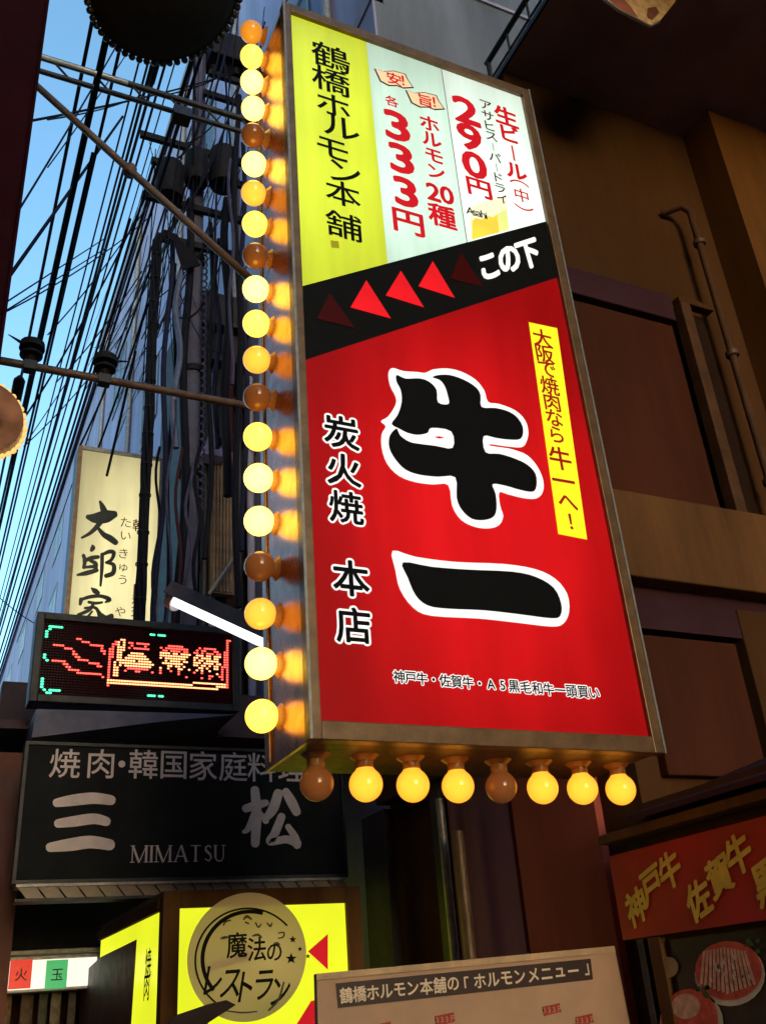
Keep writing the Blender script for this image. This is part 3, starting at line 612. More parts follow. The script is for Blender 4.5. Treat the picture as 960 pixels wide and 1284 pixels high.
# yellow corner lightbox with dark frame
Yb = 5.2; xl, xr = 1.195, 2.285; zt = .60; zb = -.35; ye = 7.0
yb = thing('corner_lightbox', (1.7, Yb, zb), 'yellow lit corner box sign with brown frame behind the round tan disc', 'sign')
box('frame_bar', xl, xl+.085, Yb, Yb+.09, zb, zt, M_brown3, yb, .004)
box('frame_bar', xr-.085, xr, Yb, Yb+.09, zb, zt, M_brown3, yb, .004)
box('frame_bar', xl+.085, xr-.085, Yb+.001, Yb+.09, zt-.085, zt, M_brown3, yb, .004)
G_ly = glow('lit_lemon_acrylic', (230, 238, 40), 1.05, 2, .08)
box('front_panel', xl+.085, xr-.085, Yb+.03, Yb+.05, zb, zt-.085, G_ly, yb)
box('roof', xl, xr, Yb+.091, ye, zt-.03, zt-.002, M_dark, yb); box('back_panel', xl+.03, xr, Yb+.3, Yb+.33, zb, zt-.031, M_dark, yb)
MB().poly([P(386, 1193, Yb+.024), P(411, 1171, Yb+.024), P(411, 1216, Yb+.024)]).build('red_mark', RED, yb)
MB().poly([P(372, 1284, Yb+.024), P(390, 1255, Yb+.024), P(420, 1250, Yb+.024), P(420, 1300, Yb+.024), P(300, 1300, Yb+.024)]).build('red_mark', RED, yb)
# side face (parallel to the lane) = yellow L with dark poster
def sd_(pts, dx=0.): return [(lambda q: (xl+.01-dx, q[1], q[2]))(PX(a_, b_, xl+.01)) for a_, b_ in pts]
MB().poly([(xl+.01, Yb+.1, zt-.09), (xl+.01, ye, zt-.09), (xl+.01, ye, zb), (xl+.01, Yb+.1, zb)], .02, (1, 0, 0)).build('side_panel', G_ly, yb)
box('frame_bar', xl-.01, xl+.03, Yb+.09, ye, zt-.09, zt-.031, M_brown, yb)
pv = sd_([(172, 1178), (165, 1284), (163, 1330), (100, 1330), (100, 1225), (127, 1200)], .003)
MB().poly(pv, .002, (1, 0, 0)).build('dark_poster', mat('plum_poster', (.07, .02, .03), .5, 0, 4, .5), yb)
mb = MB()
for ch, (px_, py_) in zip('焼肉', ((186, 1207), (184, 1236))):
    q = PX(px_, py_, xl+.006); put(mb, ch, q, .15, (0, -1, 0), (0, 0, 1), .01)
mb.build('lettering', INK, yb)
# round tan disc
Yc = 4.4; c0 = P(310, 1198, Yc); P_flat = P
# the disc hangs turned towards the viewer's end of the lane: its own upright plane
nd_ = Vector((c0[0], c0[1], 0)).normalized(); dax = Vector((nd_.y, -nd_.x, 0))
def P(px, py, Yq):
    q = Vector(ray(px, py)); k_ = (Vector(c0).dot(nd_)-(Yc-Yq))/q.dot(nd_); return tuple(q*k_)
rr = 81*mpp(310, 1198, Yc)
ds = thing('round_sign', (c0[0], Yc, c0[2]-rr), 'round tan translucent disc with black ring, stars and katakana lettering', 'sign')
MTR = bpy.data.materials.new('tan_translucent'); MTR.use_nodes = True; t = MTR.node_tree; b = t.nodes['Principled BSDF']
b.inputs['Base Color'].default_value = (.9, .78, .62, 1); b.inputs['Roughness'].default_value = .35
tl_ = t.nodes.new('ShaderNodeBsdfTranslucent'); tl_.inputs[0].default_value = (.75, .5, .25, 1); ts = t.nodes.new('ShaderNodeBsdfTransparent'); mx = t.nodes.new('ShaderNodeMixShader'); mx.inputs[0].default_value = .42
mx2 = t.nodes.new('ShaderNodeMixShader'); mx2.inputs[0].default_value = .28
t.links.new(b.outputs[0], mx.inputs[1]); t.links.new(tl_.outputs[0], mx.inputs[2]); t.links.new(mx.outputs[0], mx2.inputs[1]); t.links.new(ts.outputs[0], mx2.inputs[2]); t.links.new(mx2.outputs[0], t.nodes['Material Output'].inputs[0])
MB().lathe(c0, tuple(nd_), [(1e-4, 0), (rr-.004, 0), (rr, .003), (rr, .009), (rr-.004, .012), (1e-4, .012)], 64).build('disc', MTR, ds)
def arc(cx, cy, r, a0_, a1_, wd, mb, dy=.004, n_=40):
    vs = []
    for i in range(n_+1):
        q = math.radians(a0_+(a1_-a0_)*i/n_)
        for rad in (r-wd/2, r+wd/2): vs.append(P(cx+rad*math.cos(q), cy+rad*math.sin(q), Yc-dy))
    mb.add(vs, [(2*i, 2*i+1, 2*i+3, 2*i+2) for i in range(n_)])
mb = MB(); arc(311, 1205, 66, 128, 318, 2.4, mb); mb.build('ring_print', INK, ds)
mb = MB(); arc(314, 1203, 60, 140, 285, 5, mb, .005); mb.build('ring_print', INK, ds)
mb = MB()
for cx, cy, r in ((365, 1202, 7.5), (367, 1178, 5), (376, 1190, 3.4), (386, 1199, 3.4)):
    pts = []
    for i in range(10):
        q = -math.pi/2+i*math.pi/5; rad = r if i % 2 == 0 else r*.42; pts.append(P(cx+rad*math.cos(q), cy+rad*math.sin(q), Yc-.004))
    mb.poly(pts)
mb.build('star_print', INK, ds)
mb = MB(); g5 = lambda st: [(200+a/3.69, 1080+b/3.69, w/3.69) for a, b, w in st]
brush(mb, [g5([(296, 296, 6), (305, 280, 10), (330, 272, 6)]), g5([(285, 357, 8), (300, 353, 14), (322, 350, 6)]), g5([(390, 268, 8), (405, 255, 14), (425, 268, 8)]), g5([(398, 282, 8), (412, 288, 8)]), g5([(445, 285, 8), (458, 305, 8), (470, 290, 6)]), g5([(498, 285, 6), (512, 300, 10), (520, 286, 6)]), g5([(550, 332, 6), (575, 330, 8), (572, 350, 8), (550, 356, 6)]), g5([(530, 380, 6), (545, 378, 10), (556, 386, 6)]),
           g5([(432, 345, 8), (455, 340, 12), (472, 352, 8)]), g5([(300, 690, 6), (380, 700, 8), (450, 695, 6)]), g5([(505, 690, 8), (550, 640, 10), (575, 560, 8)])], Yc-.004, place=lambda a_, b_: P(a_, b_, Yc-.0045))
mb.build('ornament_print', mat('olive_print', (.05, .035, .015), .5), ds)
chars('lettering', '魔法の', [(297, 1185), (322, 1190), (344, 1194)], [34, 32, 28], Yc-.004, INK, ds, off=.014, wide=.85, ax=tuple(dax))
chars('lettering', 'レストラン', [(268, 1229), (290, 1233), (309, 1237), (331, 1235), (352, 1243)], [46, 46, 46, 46, 44], Yc-.004, INK, ds, off=.01, wide=.7, ax=tuple(dax), az=(dax.x*.18, dax.y*.18, 1))
MB().tube([(c0[0]+nd_.x*.014, Yc+nd_.y*.014, c0[2]), (c0[0]+.06, Yb+.028, c0[2])], .02, 8).build('hanger', M_dark, ds)
arm = MB(); arm.poly([P(192, 1300, Yc-.05), P(224, 1272, Yc-.05), P(262, 1259, Yc-.05), P(284, 1254, Yc-.05), P(296, 1260, Yc-.05), P(262, 1282, Yc-.05), P(230, 1320, Yc-.05)], .02)
tag(arm.build('umbrella', mat('dark_cloth', (.02, .008, .012), .8)), 'dark cloth canopy tip in front of the round disc', 'canopy')

P = P_flat
# beige menu board
Ye = 3.3
mbd = thing('menu_board', P(590, 1284, Ye), 'beige menu board with a black title strip, slightly tilted', 'menu board')
Qd = [P(397, 1221, Ye), P(770, 1186, Ye), P(796, 1315, Ye), P(400, 1345, Ye)]
BEI = mat('beige_board', (.42, .26, .175), .6, 0, 3, .15, bump=.05)
MB().poly(Qd, .03).build('board', BEI, mbd, .003)
e0 = [P(397, 1221, Ye-.008), P(770, 1186, Ye-.008), P(771.5, 1194, Ye-.008), P(397, 1229, Ye-.008)]
MB().poly(e0, .007).build('edge_trim', mat('beige_trim', (.46, .31, .19), .5), mbd)
MB().poly([P(421, 1233, Ye-.004), P(740, 1202, Ye-.004), P(743, 1228, Ye-.004), P(424, 1264, Ye-.004)], .003).build('title_strip', mat('title_black', (.03, .012, .012), .5), mbd)
n = '鶴橋ホルモン本舗の｢ホルモンメニュー｣'
n = '鶴橋ホルモン本舗の「ホルモンメニュー」'
v0 = Vector(P(432, 1248, Ye)); v1 = Vector(P(735, 1216, Ye)); bx = (v1-v0).normalized()
chars('lettering', n, [(434, 1248), (735, 1215.5)], 21, Ye-.008, mat('cream_print', (.72, .58, .45), .6, 0, 10, .1, bump=0), mbd, off=.02, ax=tuple(bx))
for px_, py_ in ((692, 1266), (558, 1278), (733, 1279), (478, 1290)):
    v = P(px_, py_, Ye-.006)
    MB().poly([(v[0]-.038, v[1], v[2]+.012), (v[0]+.036, v[1], v[2]+.019), (v[0]+.038, v[1], v[2]-.010), (v[0]-.036, v[1], v[2]-.018)], .003).build('price_label', mat('label_red', (.35, .03, .02), .5), mbd)
    chars('lettering', '333円', [(px_-10, py_+1), (px_-4, py_+.5), (px_+2, py_), (px_+10, py_-1)], 9.5, Ye-.010, BEI, mbd, off=.02)
MB().tube([P(640, 1250, Ye+.03), P(640, 1262, 4.2)], .02, 6).build('hanger', M_dark, mbd)

# red meat banner on the stall side
Xb = 2.5
bn = thing('banner', (Xb, 2.8, .15), 'red banner with slanting gold characters above the meat photographs', 'banner')
def onx(px_, py_, dx=0.): q = PX(px_, py_, Xb); return (Xb-dx, q[1], q[2])
MB().poly([(Xb, 1.9, .458), (Xb, 3.24, .458), (Xb, 3.24, .155), (Xb, 1.9, .155)], .02, (1, 0, 0)).build('cloth', mat('banner_red', (.46, .012, .014), .55, 0, 3, .3), bn)
mb = MB(); GLD = mat('gold_print', (.95, .58, .09), .5, 0, 12, .25, bump=0)
def onb(txt, cps, sz, ax):
    for ch, (px_, py_) in zip(txt, cps):
        q = PX(px_, py_, Xb); put(mb, ch, (Xb-.004, q[1], q[2]), sz, ax, (0, .12, 1), .035)
onb('神戸牛', [(798, 1137), (817, 1110), (840, 1091)], .125, (0, -1, .32)); onb('佐賀牛', [(876, 1128), (902, 1098), (926, 1071)], .125, (0, -1, .32)); onb('黒', [(962, 1105)], .13, (0, -1, .32))
mb.build('lettering', GLD, bn)
mp_ = thing('meat_poster', (Xb, 2.7, -.3), 'dark poster of plated red meat under the red banner', 'poster')
MB().poly([(Xb+.012, 1.9, .135), (Xb+.012, 2.99, .135), (Xb+.012, 2.99, -.6), (Xb+.012, 1.9, -.6)], .015, (1, 0, 0)).build('board', mat('poster_black', (.02, .016, .014), .35, 0, 6, .4), mp_)
def plate(cx, cy, rx, ry, dx, m, name, n_=24, th=0.):
    pts = [onx(cx+rx*math.cos(2*math.pi*i/n_), cy+ry*math.sin(2*math.pi*i/n_), dx) for i in range(n_)]
    return MB().poly(pts).build(name, m, mp_)
PL = mat('plate_print', (.85, .74, .6), .4, 0, 9, .2, bump=0); MT = mat('meat_print', (.90, .10, .07), .45, 0, 22, .5, bump=0); MT2 = mat('marbled_meat_print', (.95, .45, .33), .45, 0, 30, .4, bump=0)
plate(912, 1222, 44, 40, -.008, PL, 'plate_print'); plate(911, 1217, 42, 37, -.006, MT, 'meat_print')
mb = MB()
for i in range(13):
    u_ = -34+i*5.6
    mb.poly([onx(905+u_*.75, 1188+abs(u_)*.15, -.004), onx(908+u_*.75, 1187+abs(u_)*.15, -.004), onx(913+u_, 1246-abs(u_)*.35, -.004), onx(909+u_, 1247-abs(u_)*.35, -.004)])
mb.build('meat_strip_print', MT2, mp_)
mb = MB()
for i in range(16):
    a_ = random.uniform(0, 6.28); rr_ = random.uniform(6, 30); x_, y_ = 911+rr_*math.cos(a_), 1216+rr_*.85*math.sin(a_); d_ = random.uniform(4, 9)
    mb.poly([onx(x_, y_, -.0025), onx(x_+2.2, y_-1, -.0025), onx(x_+3+d_*.2, y_+d_, -.0025), onx(x_+d_*.2, y_+d_+1, -.0025)])
o_ = mb.build('fat_streak_print', mat('fat_print', (.85, .62, .50), .4, 0, 20, .3, bump=0), mp_); o_['kind'] = 'stuff'
mb = MB()
for i in range(12):
    x_, y_ = (random.uniform(868, 884), random.uniform(1232, 1250)) if i < 7 else (random.uniform(930, 952), random.uniform(1178, 1192)); d_ = random.uniform(3, 6)
    mb.poly([onx(x_, y_, -.003), onx(x_+d_, y_-d_*.5, -.003), onx(x_+d_*1.4, y_+d_*.4, -.003), onx(x_+d_*.4, y_+d_*.8, -.003)])
o_ = mb.build('herb_print', mat('herb_print', (.05, .12, .02), .5, 0, 20, .5, bump=0), mp_); o_['kind'] = 'stuff'
plate(864, 1284, 40, 42, -.008, PL, 'plate_print'); plate(862, 1280, 36, 40, -.006, MT, 'meat_print'); plate(858, 1262, 18, 16, -.004, MT2, 'meat_print')
plate(836, 1213, 12, 13, -.006, mat('sauce_dish_print', (.35, .25, .12), .4, 0, 9, .2, bump=0), 'dish_print')

# white lightbox lower left
Yw = 7.4; a = P(6, 1208, Yw); c = P(118, 1234, Yw)
wl = thing('lightbox', ((a[0]+c[0])/2, Yw, c[2]), 'small white lit shop lightbox with one red and one green square', 'sign')
zt, zb = P(60, 1203, Yw)[2], P(60, 1239, Yw)[2]; xl, xr = a[0], c[0]+.01
box('casing', xl-.02, xr+.02, Yw+.006, Yw+.2, zb-.02, zt+.03, M_grey, wl, .006)
box('face_panel', xl, xr, Yw-.006, Yw+.005, zb, zt, glow('lit_white_box', (255, 252, 232), 1.05, 3, .06), wl)
box('cover_strip', xl-.03, xr+.03, Yw-.04, Yw+.2, zt+.032, zt+.06, M_grey, wl, .004)
for x_, m_ in ((27, glow('lit_red_square', (214, 40, 36), 1)), (72, glow('lit_green_square', (66, 175, 104), 1))):
    q = P(x_, 1222, Yw-.009); MB().poly([(q[0]-.075, Yw-.009, q[2]+.09), (q[0]+.065, Yw-.009, q[2]+.09), (q[0]+.065, Yw-.009, q[2]-.085), (q[0]-.075, Yw-.009, q[2]-.085)]).build('colour_square', m_, wl)
chars('lettering', '火玉', [(27, 1222), (72, 1222)], 17, Yw-.012, mat('dim_print', (.02, .03, .02), .5, 0, 10, .1, bump=0), wl, off=.01)
for i, (px_, w_, c_) in enumerate(((8, 20, (.25, .12, .05)), (36, 18, (.10, .045, .03)), (56, 13, (.05, .06, .04)), (72, 15, (.20, .17, .12)), (92, 12, (.08, .06, .06)), (108, 13, (.36, .33, .33)))):
    q = P(px_, 1250, Yw+.3); hw = w_*mpp(px_, 1250, Yw+.3)/2
    o = MB().box(q[0]-hw, q[0]+hw-.01, Yw+.3, Yw+.33, q[2]-1.1, q[2]+.03).build('hanging_poster', mat('poster_%d' % i, c_, .6, 0, 14, .75, bump=0))
    tag(o, ['orange-brown poster', 'dull red-brown poster', 'dark green poster', 'beige striped poster', 'grey plum poster', 'pale poster with a blue figure'][i]+' hanging under the white lightbox, '+['first', 'second', 'third', 'fourth', 'fifth', 'sixth'][i]+' from the left', 'poster', 'posters under the lightbox')
    if i == 5: 
        q = P(109, 1277, Yw+.29); MB().lathe((q[0], Yw+.295, q[2]), (0, 1, 0), [(1e-4, 0), (.04, 0), (.04, .004)], 12).build('figure_print', mat('blue_print', (.03, .04, .4), .5), o)
# dark shopfront on left bottom behind these
sf = thing('shop_awning', (.6, 8, -H), 'black shop awning and wall behind the small white lightbox', 'awning')
box('valance', -.6, 1.6, 8.0, 8.2, .30, 1.2, mat('black_awning', (.012, .011, .012), .8), sf)
box('wall', -.3, 3.1, 8.3, 8.5, -H, .9, M_purple, sf)
box('post', P(0, 1000, 7.0)[0]-.6, P(33, 1000, 7.0)[0], 7.0, 7.25, -H, 1.72, mat('dark_red_post', (.11, .02, .015), .6, 0, 3, .4), sf)
box('canopy', .25, 3.19, 6.9, 8.2, 1.86, 1.92, mat('plum_canopy', (.06, .03, .045), .7), sf)
box('canopy_wall', .5, 3.19, 8.2, 8.4, .9, 2.6, mat('plum_canopy2', (.05, .025, .035), .7), sf)

# fluorescent tube lamp
fl = thing('tube_lamp', P(213, 745, 5.9), 'bright white fluorescent tube lamp angled beside the cream sign', 'lamp')
A_ = Vector(P(216, 747, 5.9)); B_ = Vector(P(345, 806, 5.2)); d_ = (B_-A_).normalized(); up = Vector((0, 0, 1)); up = (up-d_*up.dot(d_)).normalized(); sd2 = d_.cross(up)
hb = MB(); vs = []
for p_ in (A_-d_*.02, B_):
    for (a_, b_) in ((-.07, .0), (-.04, .09), (.04, .09), (.07, .0)): vs.append(p_+sd2*a_+up*b_)
hb.add(vs, [(0, 1, 5, 4), (1, 2, 6, 5), (2, 3, 7, 6), (3, 0, 4, 7), (0, 3, 2, 1), (4, 5, 6, 7)]); hb.build('housing', mat('lamp_housing', (.22, .17, .18), .5), fl)
tb_ = MB(); vs = []
for p_ in (A_+d_*.07, B_-d_*.01):
    for (a_, b_) in ((-.05, -.005), (-.038, -.058), (.038, -.058), (.05, -.005)): vs.append(p_+sd2*a_+up*b_)
tb_.add(vs, [(0, 1, 5, 4), (1, 2, 6, 5), (2, 3, 7, 6), (3, 0, 4, 7), (0, 3, 2, 1), (4, 5, 6, 7)])
tb_.build('diffuser', glow('tube_white', (250, 248, 255), 2.6, 3, .02), fl)
MB().tube([A_-up*.03, A_-up*.035+d_*.068], .055, 12).build('lamp_end', mat('lamp_end', (.5, .42, .45), .4), fl)
MB().tube([B_+up*.09, B_+up*.5+Vector((.3, .3, 0)), (2.6, 5.39, 3.0)], .012, 6).build('cable', M_wire, fl)

# maroon hanging sign at the left edge, close
mr_ = thing('hanging_sign', (-.45, 2.2, 1.0), 'dark maroon vertical signboard cut off at the upper left edge', 'sign')
box('board', -1.0, .032, 2.2, 2.34, .6, 5.5, M_maroon, mr_, .01)
box('frame_bar', -1.02, .036, 2.19, 2.2, 5.5, 5.53, M_dark, mr_)
box('frame_bar', .032, .040, 2.195, 2.345, .6, 5.5, M_maroon, mr_)

# round rimmed lanterns
def rim_lantern(cx, cy, rpx, Yq, tilt, m_face, m_bead, label, nb_):
    c_ = Vector(P(cx, cy, Yq)); r_ = rpx*mpp(cx, cy, Yq); ax = Vector(tilt).normalized(); a_ = ax.orthogonal().normalized(); b_ = ax.cross(a_)
    t_ = thing('round_lantern', c_-Vector((0, 0, r_)), label, 'lantern', 'round bead-rimmed lanterns')
    MB().lathe(c_, ax, [(1e-4, -.10), (r_*.8, -.095), (r_*.95, -.05), (r_*.96, .05), (r_*.8, .095), (1e-4, .10)], 40).build('drum', m_face, t_)
    src = None
    for i in range(nb_):
        q = 2*math.pi*i/nb_; p_ = c_+(a_*math.cos(q)+b_*math.sin(q))*r_*.985+ax*.05
        if src is None:
            src = MB().sphere(p_, r_*math.pi/nb_*.92, 8, 6).build('bead', m_bead, t_)
        else:
            o = src.copy(); COL.objects.link(o); link(o, p_, t_)
    return t_, c_, r_
t_, c_, r_ = rim_lantern(205, -20, 64, 3.6, (.25, -.2, -.95), mat('lantern_dark', (.012, .010, .012), .7), mat('bead_dark', (.03, .022, .025), .4), 'black round bead-rimmed lantern overhead at the top edge', 60)
MB().tube([c_+Vector((0, 0, .1)), c_+Vector((.1, .5, 2.5))], .008, 6).build('cord', M_wire, t_)
t_, c_, r_ = rim_lantern(-27, 530, 45, 3.0, (.35, -.9, -.1), glow('lantern_amber', (128, 84, 58), .6, 14, .6), glow('bead_amber', (240, 190, 110), 1.0, 20, .5), 'amber glowing round bead-rimmed lantern at the left edge', 36)
MB().tube([c_+Vector((0, 0, r_)), c_+Vector((-.1, .2, 2.5))], .008, 6).build('cord', M_wire, t_)
# cream plate lantern at upper right
hs = thing('hanging_plate', P(805, 20, 2.3), 'cream printed plate with metal rim hanging at the top right edge', 'sign')
pts = [(742, -30), (757, -2), (775, 12), (815, 33), (826, 27), (846, 2), (852, -30)]
MB().poly([P(a_, b_, 2.3) for a_, b_ in pts], .012).build('plate', mat('cream_plate', (.62, .42, .26), .5, 0, 14, .4), hs)
MB().tube([P(a_, b_, 2.3) for a_, b_ in pts[:5]], .007, 8).build('rim', M_grey, hs)
MB().poly([P(a_, b_, 2.294) for a_, b_ in ((775, -8), (790, 8), (800, 22), (770, 8), (762, -8))]).build('brown_print', mat('plate_print2', (.30, .10, .08), .5), hs)
MB().poly([P(a_, b_, 2.294) for a_, b_ in ((812, 10), (822, 8), (826, 16), (818, 24), (811, 20))]).build('brown_print', mat('plate_print3', (.16, .06, .04), .5), hs)
MB().tube([P(800, -25, 2.31), P(800, -25, 2.31)[:2]+(4.9,)], .006, 6).build('cord', M_wire, hs)

# ------------------------------------------------------------------ ARCH STEELWORK ACROSS THE LANE
def bar(name, pa, pb, r, m, label, cat='beam', n=8, extra=0):
    A_, B_ = Vector(pa), Vector(pb); o = MB().tube([A_, B_], r, n).build(name, m); tag(o, label, cat); return o
Ya = 4.5
tr_ = thing('lane_truss', P(180, 110, Ya), 'dark twin-bar truss crossing the lane near the top left', 'truss')
a = P(40, 68, Ya); b = P(335, 172, Ya); c = P(40, 86, Ya); d = P(310, 182, Ya)
a = (a[0]-2.2, Ya, a[2]); c = (c[0]-2.2, Ya, c[2]); b = (2.58, Ya, a[2]); d = (2.58, Ya, c[2])
MB().tube([a, b], .022, 8).build('chord', M_dark, tr_); MB().tube([c, d], .018, 8).build('chord', M_dark, tr_)
MB().tube([(-2.3, Ya-.06, (a[2]+c[2])/2), (.62, Ya-.06, (a[2]+c[2])/2)], .012, 8).build('tube', mat('pale_tube', (.75, .72, .75), .3), tr_)
for i in range(18):
    x = -2.1+i*.25; MB().tube([(x, Ya, a[2]), (x+.12, Ya, c[2])], .008, 6).build('lattice', M_dark, tr_)
MB().box(.93, 1.05, Ya-.05, Ya+.05, c[2]-.06, c[2]+.02).build('clamp', M_dark, tr_)
dg = bar('brace_rod', P(40, 102, 3.9), P(316, 352, 3.3), .019, mat('brace_paint', (.15, .10, .09), .6, .2, 14, .4), 'grey-brown diagonal brace rod running down to the string of bulbs')
MB().lathe(Vector(P(163, 218, 3.62)), (0, .2, 1), [(.03, 0), (.035, .01), (.035, .05), (.02, .07)], 12).build('clamp', M_steel, dg)
Yg = 6.0; a = P(0, 452, Yg)
cb = thing('cross_pole', (1.0, Yg, a[2]), 'rusty pipe crossing the lane carrying two dark spotlights', 'pole')
MB().tube([(-2.38, Yg, a[2]), (2.55, Yg, a[2]), (3.15, Yg+.2, a[2])], .03, 10).build('pipe', M_steel, cb)
for px_, yaw in ((38, 0), (132, 1)):
    q = P(px_, 458, Yg); x = q[0]; z = a[2]
    s_ = MB(); s_.lathe((x, Yg, z+.03), (0, 0, 1), [(.035, 0), (.035, .05), (.08, .055), (.08, .075), (.035, .08), (.035, .11), (.09, .115), (.085, .17), (.04, .19), (.02, .2)], 14)
    so = s_.build('insulator', M_black, cb)
    MB().box(x-.045, x+.045, Yg-.04, Yg+.04, z-.045, z+.032).build('clamp', M_dark, cb, .004)
    MB().tube([(x-.02, Yg, z+.16), (x+(.17 if yaw else -.17), Yg-.05, z+.2-.03*yaw)], [.02, .004], 6).build('terminal', M_black, cb)

# ------------------------------------------------------------------ POLE WITH TRANSFORMERS
Yu = 8.8; q = P(243, 400, Yu); xp = q[0]
up_ = thing('utility_pole', (xp, Yu, -H), 'grey utility pole wrapped with cables and dark transformers', 'utility pole')
MB().tube([(xp, Yu, -H), (xp, Yu, 12)], [.11, .085], 16).build('pole', mat('pole_concrete', (.075, .075, .14), .8, 0, 6, .3), up_)
tq = P(245, 212, Yu)
for (px_, py_, r_, h_) in ((212, 250, .17, .55), (280, 235, .18, .6), (246, 232, .15, .5)):
    q = P(px_, py_, Yu-.25)
    MB().lathe((q[0], Yu-.25, q[2]), (0, 0, 1), [(1e-3, 0), (r_*.9, .02), (r_, .05), (r_, h_-.08), (r_*.95, h_), (.05, h_+.03), (1e-3, h_+.04)], 18).build('transformer', M_black, up_)
    for k_ in (-1, 1): MB().lathe((q[0]+k_*.07, Yu-.25, q[2]+h_), (0, 0, 1), [(.02, 0), (.04, .03), (.02, .05), (.04, .08), (.02, .1), (.01, .15)], 10).build('insulator', mat('porcelain', (.30, .28, .34), .3), up_)
for (py_, xa_, xb_) in ((172, 176, 305), (248, 178, 312), (205, 190, 318), (300, 195, 300), (95, 262, 312), (120, 255, 330)):
    A_ = P(xa_, py_-4, Yu-.14); B_ = P(xb_, py_+10, Yu-.14); box('crossarm', A_[0], B_[0], Yu-.17, Yu-.11, A_[2]-.045, A_[2]+.045, M_black, up_)
for px_ in (268, 282, 296, 310):
    q = P(px_, 88, Yu-.14); MB().lathe((q[0], Yu-.14, q[2]), (0, 0, 1), [(.05, -.12), (.03, -.1), (.05, -.06), (.03, -.04), (.055, 0), (.03, .02), (.05, .06), (.015, .1)], 10).build('insulator', M_black, up_)
box('junction_box', P(258, 60, Yu)[0], P(312, 60, Yu)[0], Yu-.3, Yu+.1, P(290, 96, Yu)[2], P(290, 66, Yu)[2], M_black, up_, .02)
for py_ in (330, 470, 600): 
    q = P(243, py_, Yu); MB().lathe((xp, Yu, q[2]), (0, 0, 1), [(.1, 0), (.12, .005), (.12, .08), (.1, .085)], 16).build('strap', M_black, up_)
# spiral wrapped cable
q0 = P(256, 300, Yu-.2); q1 = P(250, 640, Yu-.2); pts = []
for i in range(260):
    t_ = i/259; an = i*.9; z = q0[2]+(q1[2]-q0[2])*t_; pts.append((q0[0]+.02+.024*math.cos(an), Yu-.2+.024*math.sin(an), z))
MB().tube(pts, .012, 5).build('spiral_wrap', mat('violet_grey_wrap', (.06, .06, .13), .8, spec=.2), up_)

# black cable bundle dropping in front of the cream sign
Yk = 8.4; q = P(183, 600, Yk); xk = q[0]
kb = thing('cable_bundle', (xk, Yk, 1.9), 'thick black cable bundle dropping straight in front of the cream sign', 'cable')
zt_ = P(190, 300, Yk)[2]; zb_ = P(183, 800, Yk)[2]-.3
for k_ in range(7):
    pts = []
    for i in range(46):
        t_ = i/45; z = zt_+(zb_-zt_)*t_; an = 6.28*k_/7+t_*7+.4*math.sin(9*t_+k_)
        pts.append((xk+.034*math.cos(an)+.006*math.sin(31*t_+2*k_), Yk+.034*math.sin(an), z))
    top = [(xk+.34+.03*k_, Yk+.1, zt_+.02*k_-.25), (xk+.22, Yk+.05, zt_+.09+.018*k_), (xk+.08, Yk, zt_+.10+.012*k_)]
    MB().tube(top+pts, .021, 6).build('cable', M_wire, kb)
for i in range(14):
    z = zt_-.2-i*(zt_-zb_)/14.5+random.uniform(-.05, .05); MB().lathe((xk, Yk, z), (0, 0, 1), [(.058, 0), (.062, .003), (.062, .018), (.058, .02)], 10).build('cable_tie', M_black, kb)
# other vertical runs of cable around the pole
def vrun(px_, py0_, py1_, Yq, r_, m, label, wob=.02):
    a_ = P(px_, (py0_+py1_)/2, Yq); z0_ = P(px_, py1_, Yq)[2]; z1_ = P(px_, py0_, Yq)[2]
    pts = [(a_[0]+wob*math.sin(i*.7+px_), Yq+wob*math.cos(i*.5), z0_+(z1_-z0_)*i/16) for i in range(17)]
    return tag(MB().tube(pts, r_, 7).build('hanging_cable', m), label, 'cable', 'vertical cables around the utility pole')
L_v = 'vertical cable hanging among others beside the utility pole'
for (px_, a_, b_, Yq, r_, m) in ((205, 300, 800, 8.6, .03, M_wire2), (214, 330, 790, 8.9, .022, M_wire), (222, 340, 560, 8.5, .035, mat('blue_duct', (.10, .13, .25), .5)), (231, 250, 800, 8.6, .045, M_wire), (263, 280, 700, 8.7, .03, M_wire), (272, 300, 560, 8.9, .03, M_wire2), (284, 250, 620, 8.6, .05, M_wire), (298, 120, 760, 8.3, .035, M_wire), (306, 180, 690, 8.5, .03, M_wire2), (196, 560, 800, 8.9, .015, M_wire), (290, 200, 480, 8.1, .02, mat('violet_grey_wrap', (.06, .06, .13), .8, spec=.2)), (211, 500, 880, 7.9, .012, mat('violet_grey_wrap', (.06, .06, .13), .8, spec=.2)), (222, 560, 880, 8.1, .016, M_purple), (236, 580, 760, 8.2, .016, mat('violet_grey_wrap', (.06, .06, .13), .8, spec=.2)), (247, 560, 760, 8.3, .02, M_wire)):
    vrun(px_, a_, b_, Yq, r_, m, L_v, .03)

# ------------------------------------------------------------------ WIRES
L_s = 'black overhead wire running lengthwise down the lane'
L_c = 'dark wire crossing the sky between poles'
L_p = 'sagging wire gathered at the utility pole'
def wire(A_, B_, r, sag, m, label, group):
    A_, B_ = Vector(A_), Vector(B_); pts = []
    label = ('thick ' if r > .0135 else 'slim ')+label
    for i in range(15):
        t_ = i/14; p_ = A_.lerp(B_, t_); p_.z -= sag*4*t_*(1-t_); pts.append(p_)
    return tag(MB().tube(pts, r*.82, 5, False).build('overhead_wire', m), label, 'wire', group)
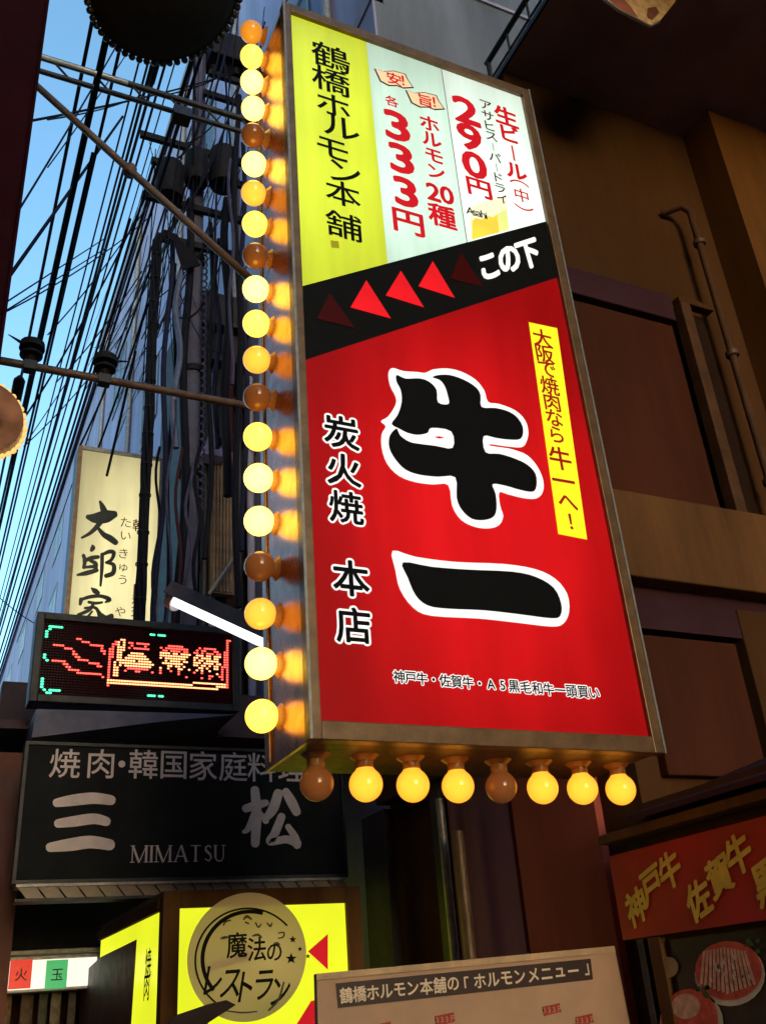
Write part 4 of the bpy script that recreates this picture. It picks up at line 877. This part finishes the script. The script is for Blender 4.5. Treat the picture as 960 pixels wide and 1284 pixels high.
# lengthwise wires: enter at the top edge, keep their x and height, run down the lane
for (px_, py_, Yq, r_, dz) in ((119, 0, 5.0, .020, 0), (142, 0, 5.4, .022, 0), (160, 20, 6, .010, .1), (183, 40, 6, .012, .0), (196, 45, 7, .022, -.1), (236, 20, 7.5, .012, 0), (262, 0, 7.5, .014, 0), (100, 190, 7, .009, 0), (170, 180, 9, .018, 0), (150, 260, 9, .014, .1), (160, 330, 10, .022, 0), (135, 330, 9, .012, 0), (146, 400, 10, .020, 0), (90, 440, 9, .012, .1), (52, 420, 7, .02, 0), (64, 430, 8, .015, .1), (84, 560, 12, .018, 0), (60, 620, 12, .018, 0), (45, 700, 14, .02, 0), (200, 110, 9, .014, 0), (290, 0, 8, .016, 0), (30, 560, 8, .012, 0)):
    q = P(px_, py_, Yq); s0 = 2.0 if Yq < 6 else Yq*.55
    wire((q[0], s0, q[2]+dz), (q[0]+random.uniform(-.1, .1), Yq+26, q[2]+random.uniform(-.1, .1)), r_, random.uniform(.05, .35), M_wire if r_ > .013 else M_wire2, L_s, 'overhead wires running down the lane')
# crossing wires
for (a0_, b0_, Y0_, a1_, b1_, Y1_, r_, sg_) in ((158, 36, 7, -10, 318, 5, .010, .05), (154, 146, 8, -12, 380, 5, .017, .0), (130, 300, 8, -12, 392, 5, .007, .0), (135, 310, 8, -12, 402, 5, .007, .0), (190, 270, 8.6, -10, 400, 6, .008, .1), (60, 150, 5, 176, 120, 8.6, .008, .05), (36, 152, 5, 290, 92, 8.6, .012, .05), (200, 120, 8, 300, 82, 8.8, .012, .1), (176, 40, 7, 60, 210, 6, .007, .05), (190, 250, 8.7, 60, 420, 9, .010, .1), (186, 240, 8.6, 20, 540, 9, .014, .2), (178, 340, 8.6, 70, 480, 9, .010, .1), (160, 410, 9, 30, 560, 9, .008, .1), (185, 380, 8.6, 90, 640, 12, .016, .2), (170, 440, 8.7, 90, 760, 12, .02, .2), (200, 300, 8.6, 100, 560, 10, .016, .2), (90, 470, 9, 30, 560, 9, .007, .0), (-5, 745, 9, 60, 790, 9, .006, .03), (250, 150, 8.7, 170, 430, 9, .012, .2)):
    wire(P(a0_, b0_, Y0_), P(a1_, b1_, Y1_), r_, sg_, M_wire if r_ > .01 else M_wire2, L_c, 'thin wires crossing the lane')
# clutter: random droops from the pole cluster
for i in range(46):
    a_ = P(random.uniform(185, 305), random.uniform(160, 330), random.uniform(8.2, 9.0)); kind = i % 3
    if kind == 0: b_ = P(random.uniform(175, 320), random.uniform(380, 560), random.uniform(8.2, 9.3))
    elif kind == 1: b_ = PX(random.uniform(95, 175), random.uniform(420, 540), 3.15)
    else: b_ = P(random.uniform(215, 340), random.uniform(-30, 60), random.uniform(7.5, 9))
    wire(a_, b_, random.choice((.006, .009, .012, .018)), random.uniform(0, .7), M_wire if i % 4 else M_wire2, L_p, 'sagging wires at the utility pole')
for (px_, py_) in ((73, 592), (70, 612), (66, 640)):
    pass
# spacer on the sky wires, splice closures
for (px_, py_, Yq, a_) in ((196, 78, 7.5, (.1, .3, 1)), (20, 500, 7.6, (.1, 1, .1))):
    q = Vector(P(px_, py_, Yq)); d_ = Vector((0, .35, .0)); tag(MB().tube([q-d_, q-d_*.8, q+d_*.8, q+d_], [.02, .05, .05, .02], 10).build('splice_box', M_black), 'dark splice closure on the wires near the '+('top lantern' if py_ < 100 else 'amber lantern at the left edge'), 'splice box')
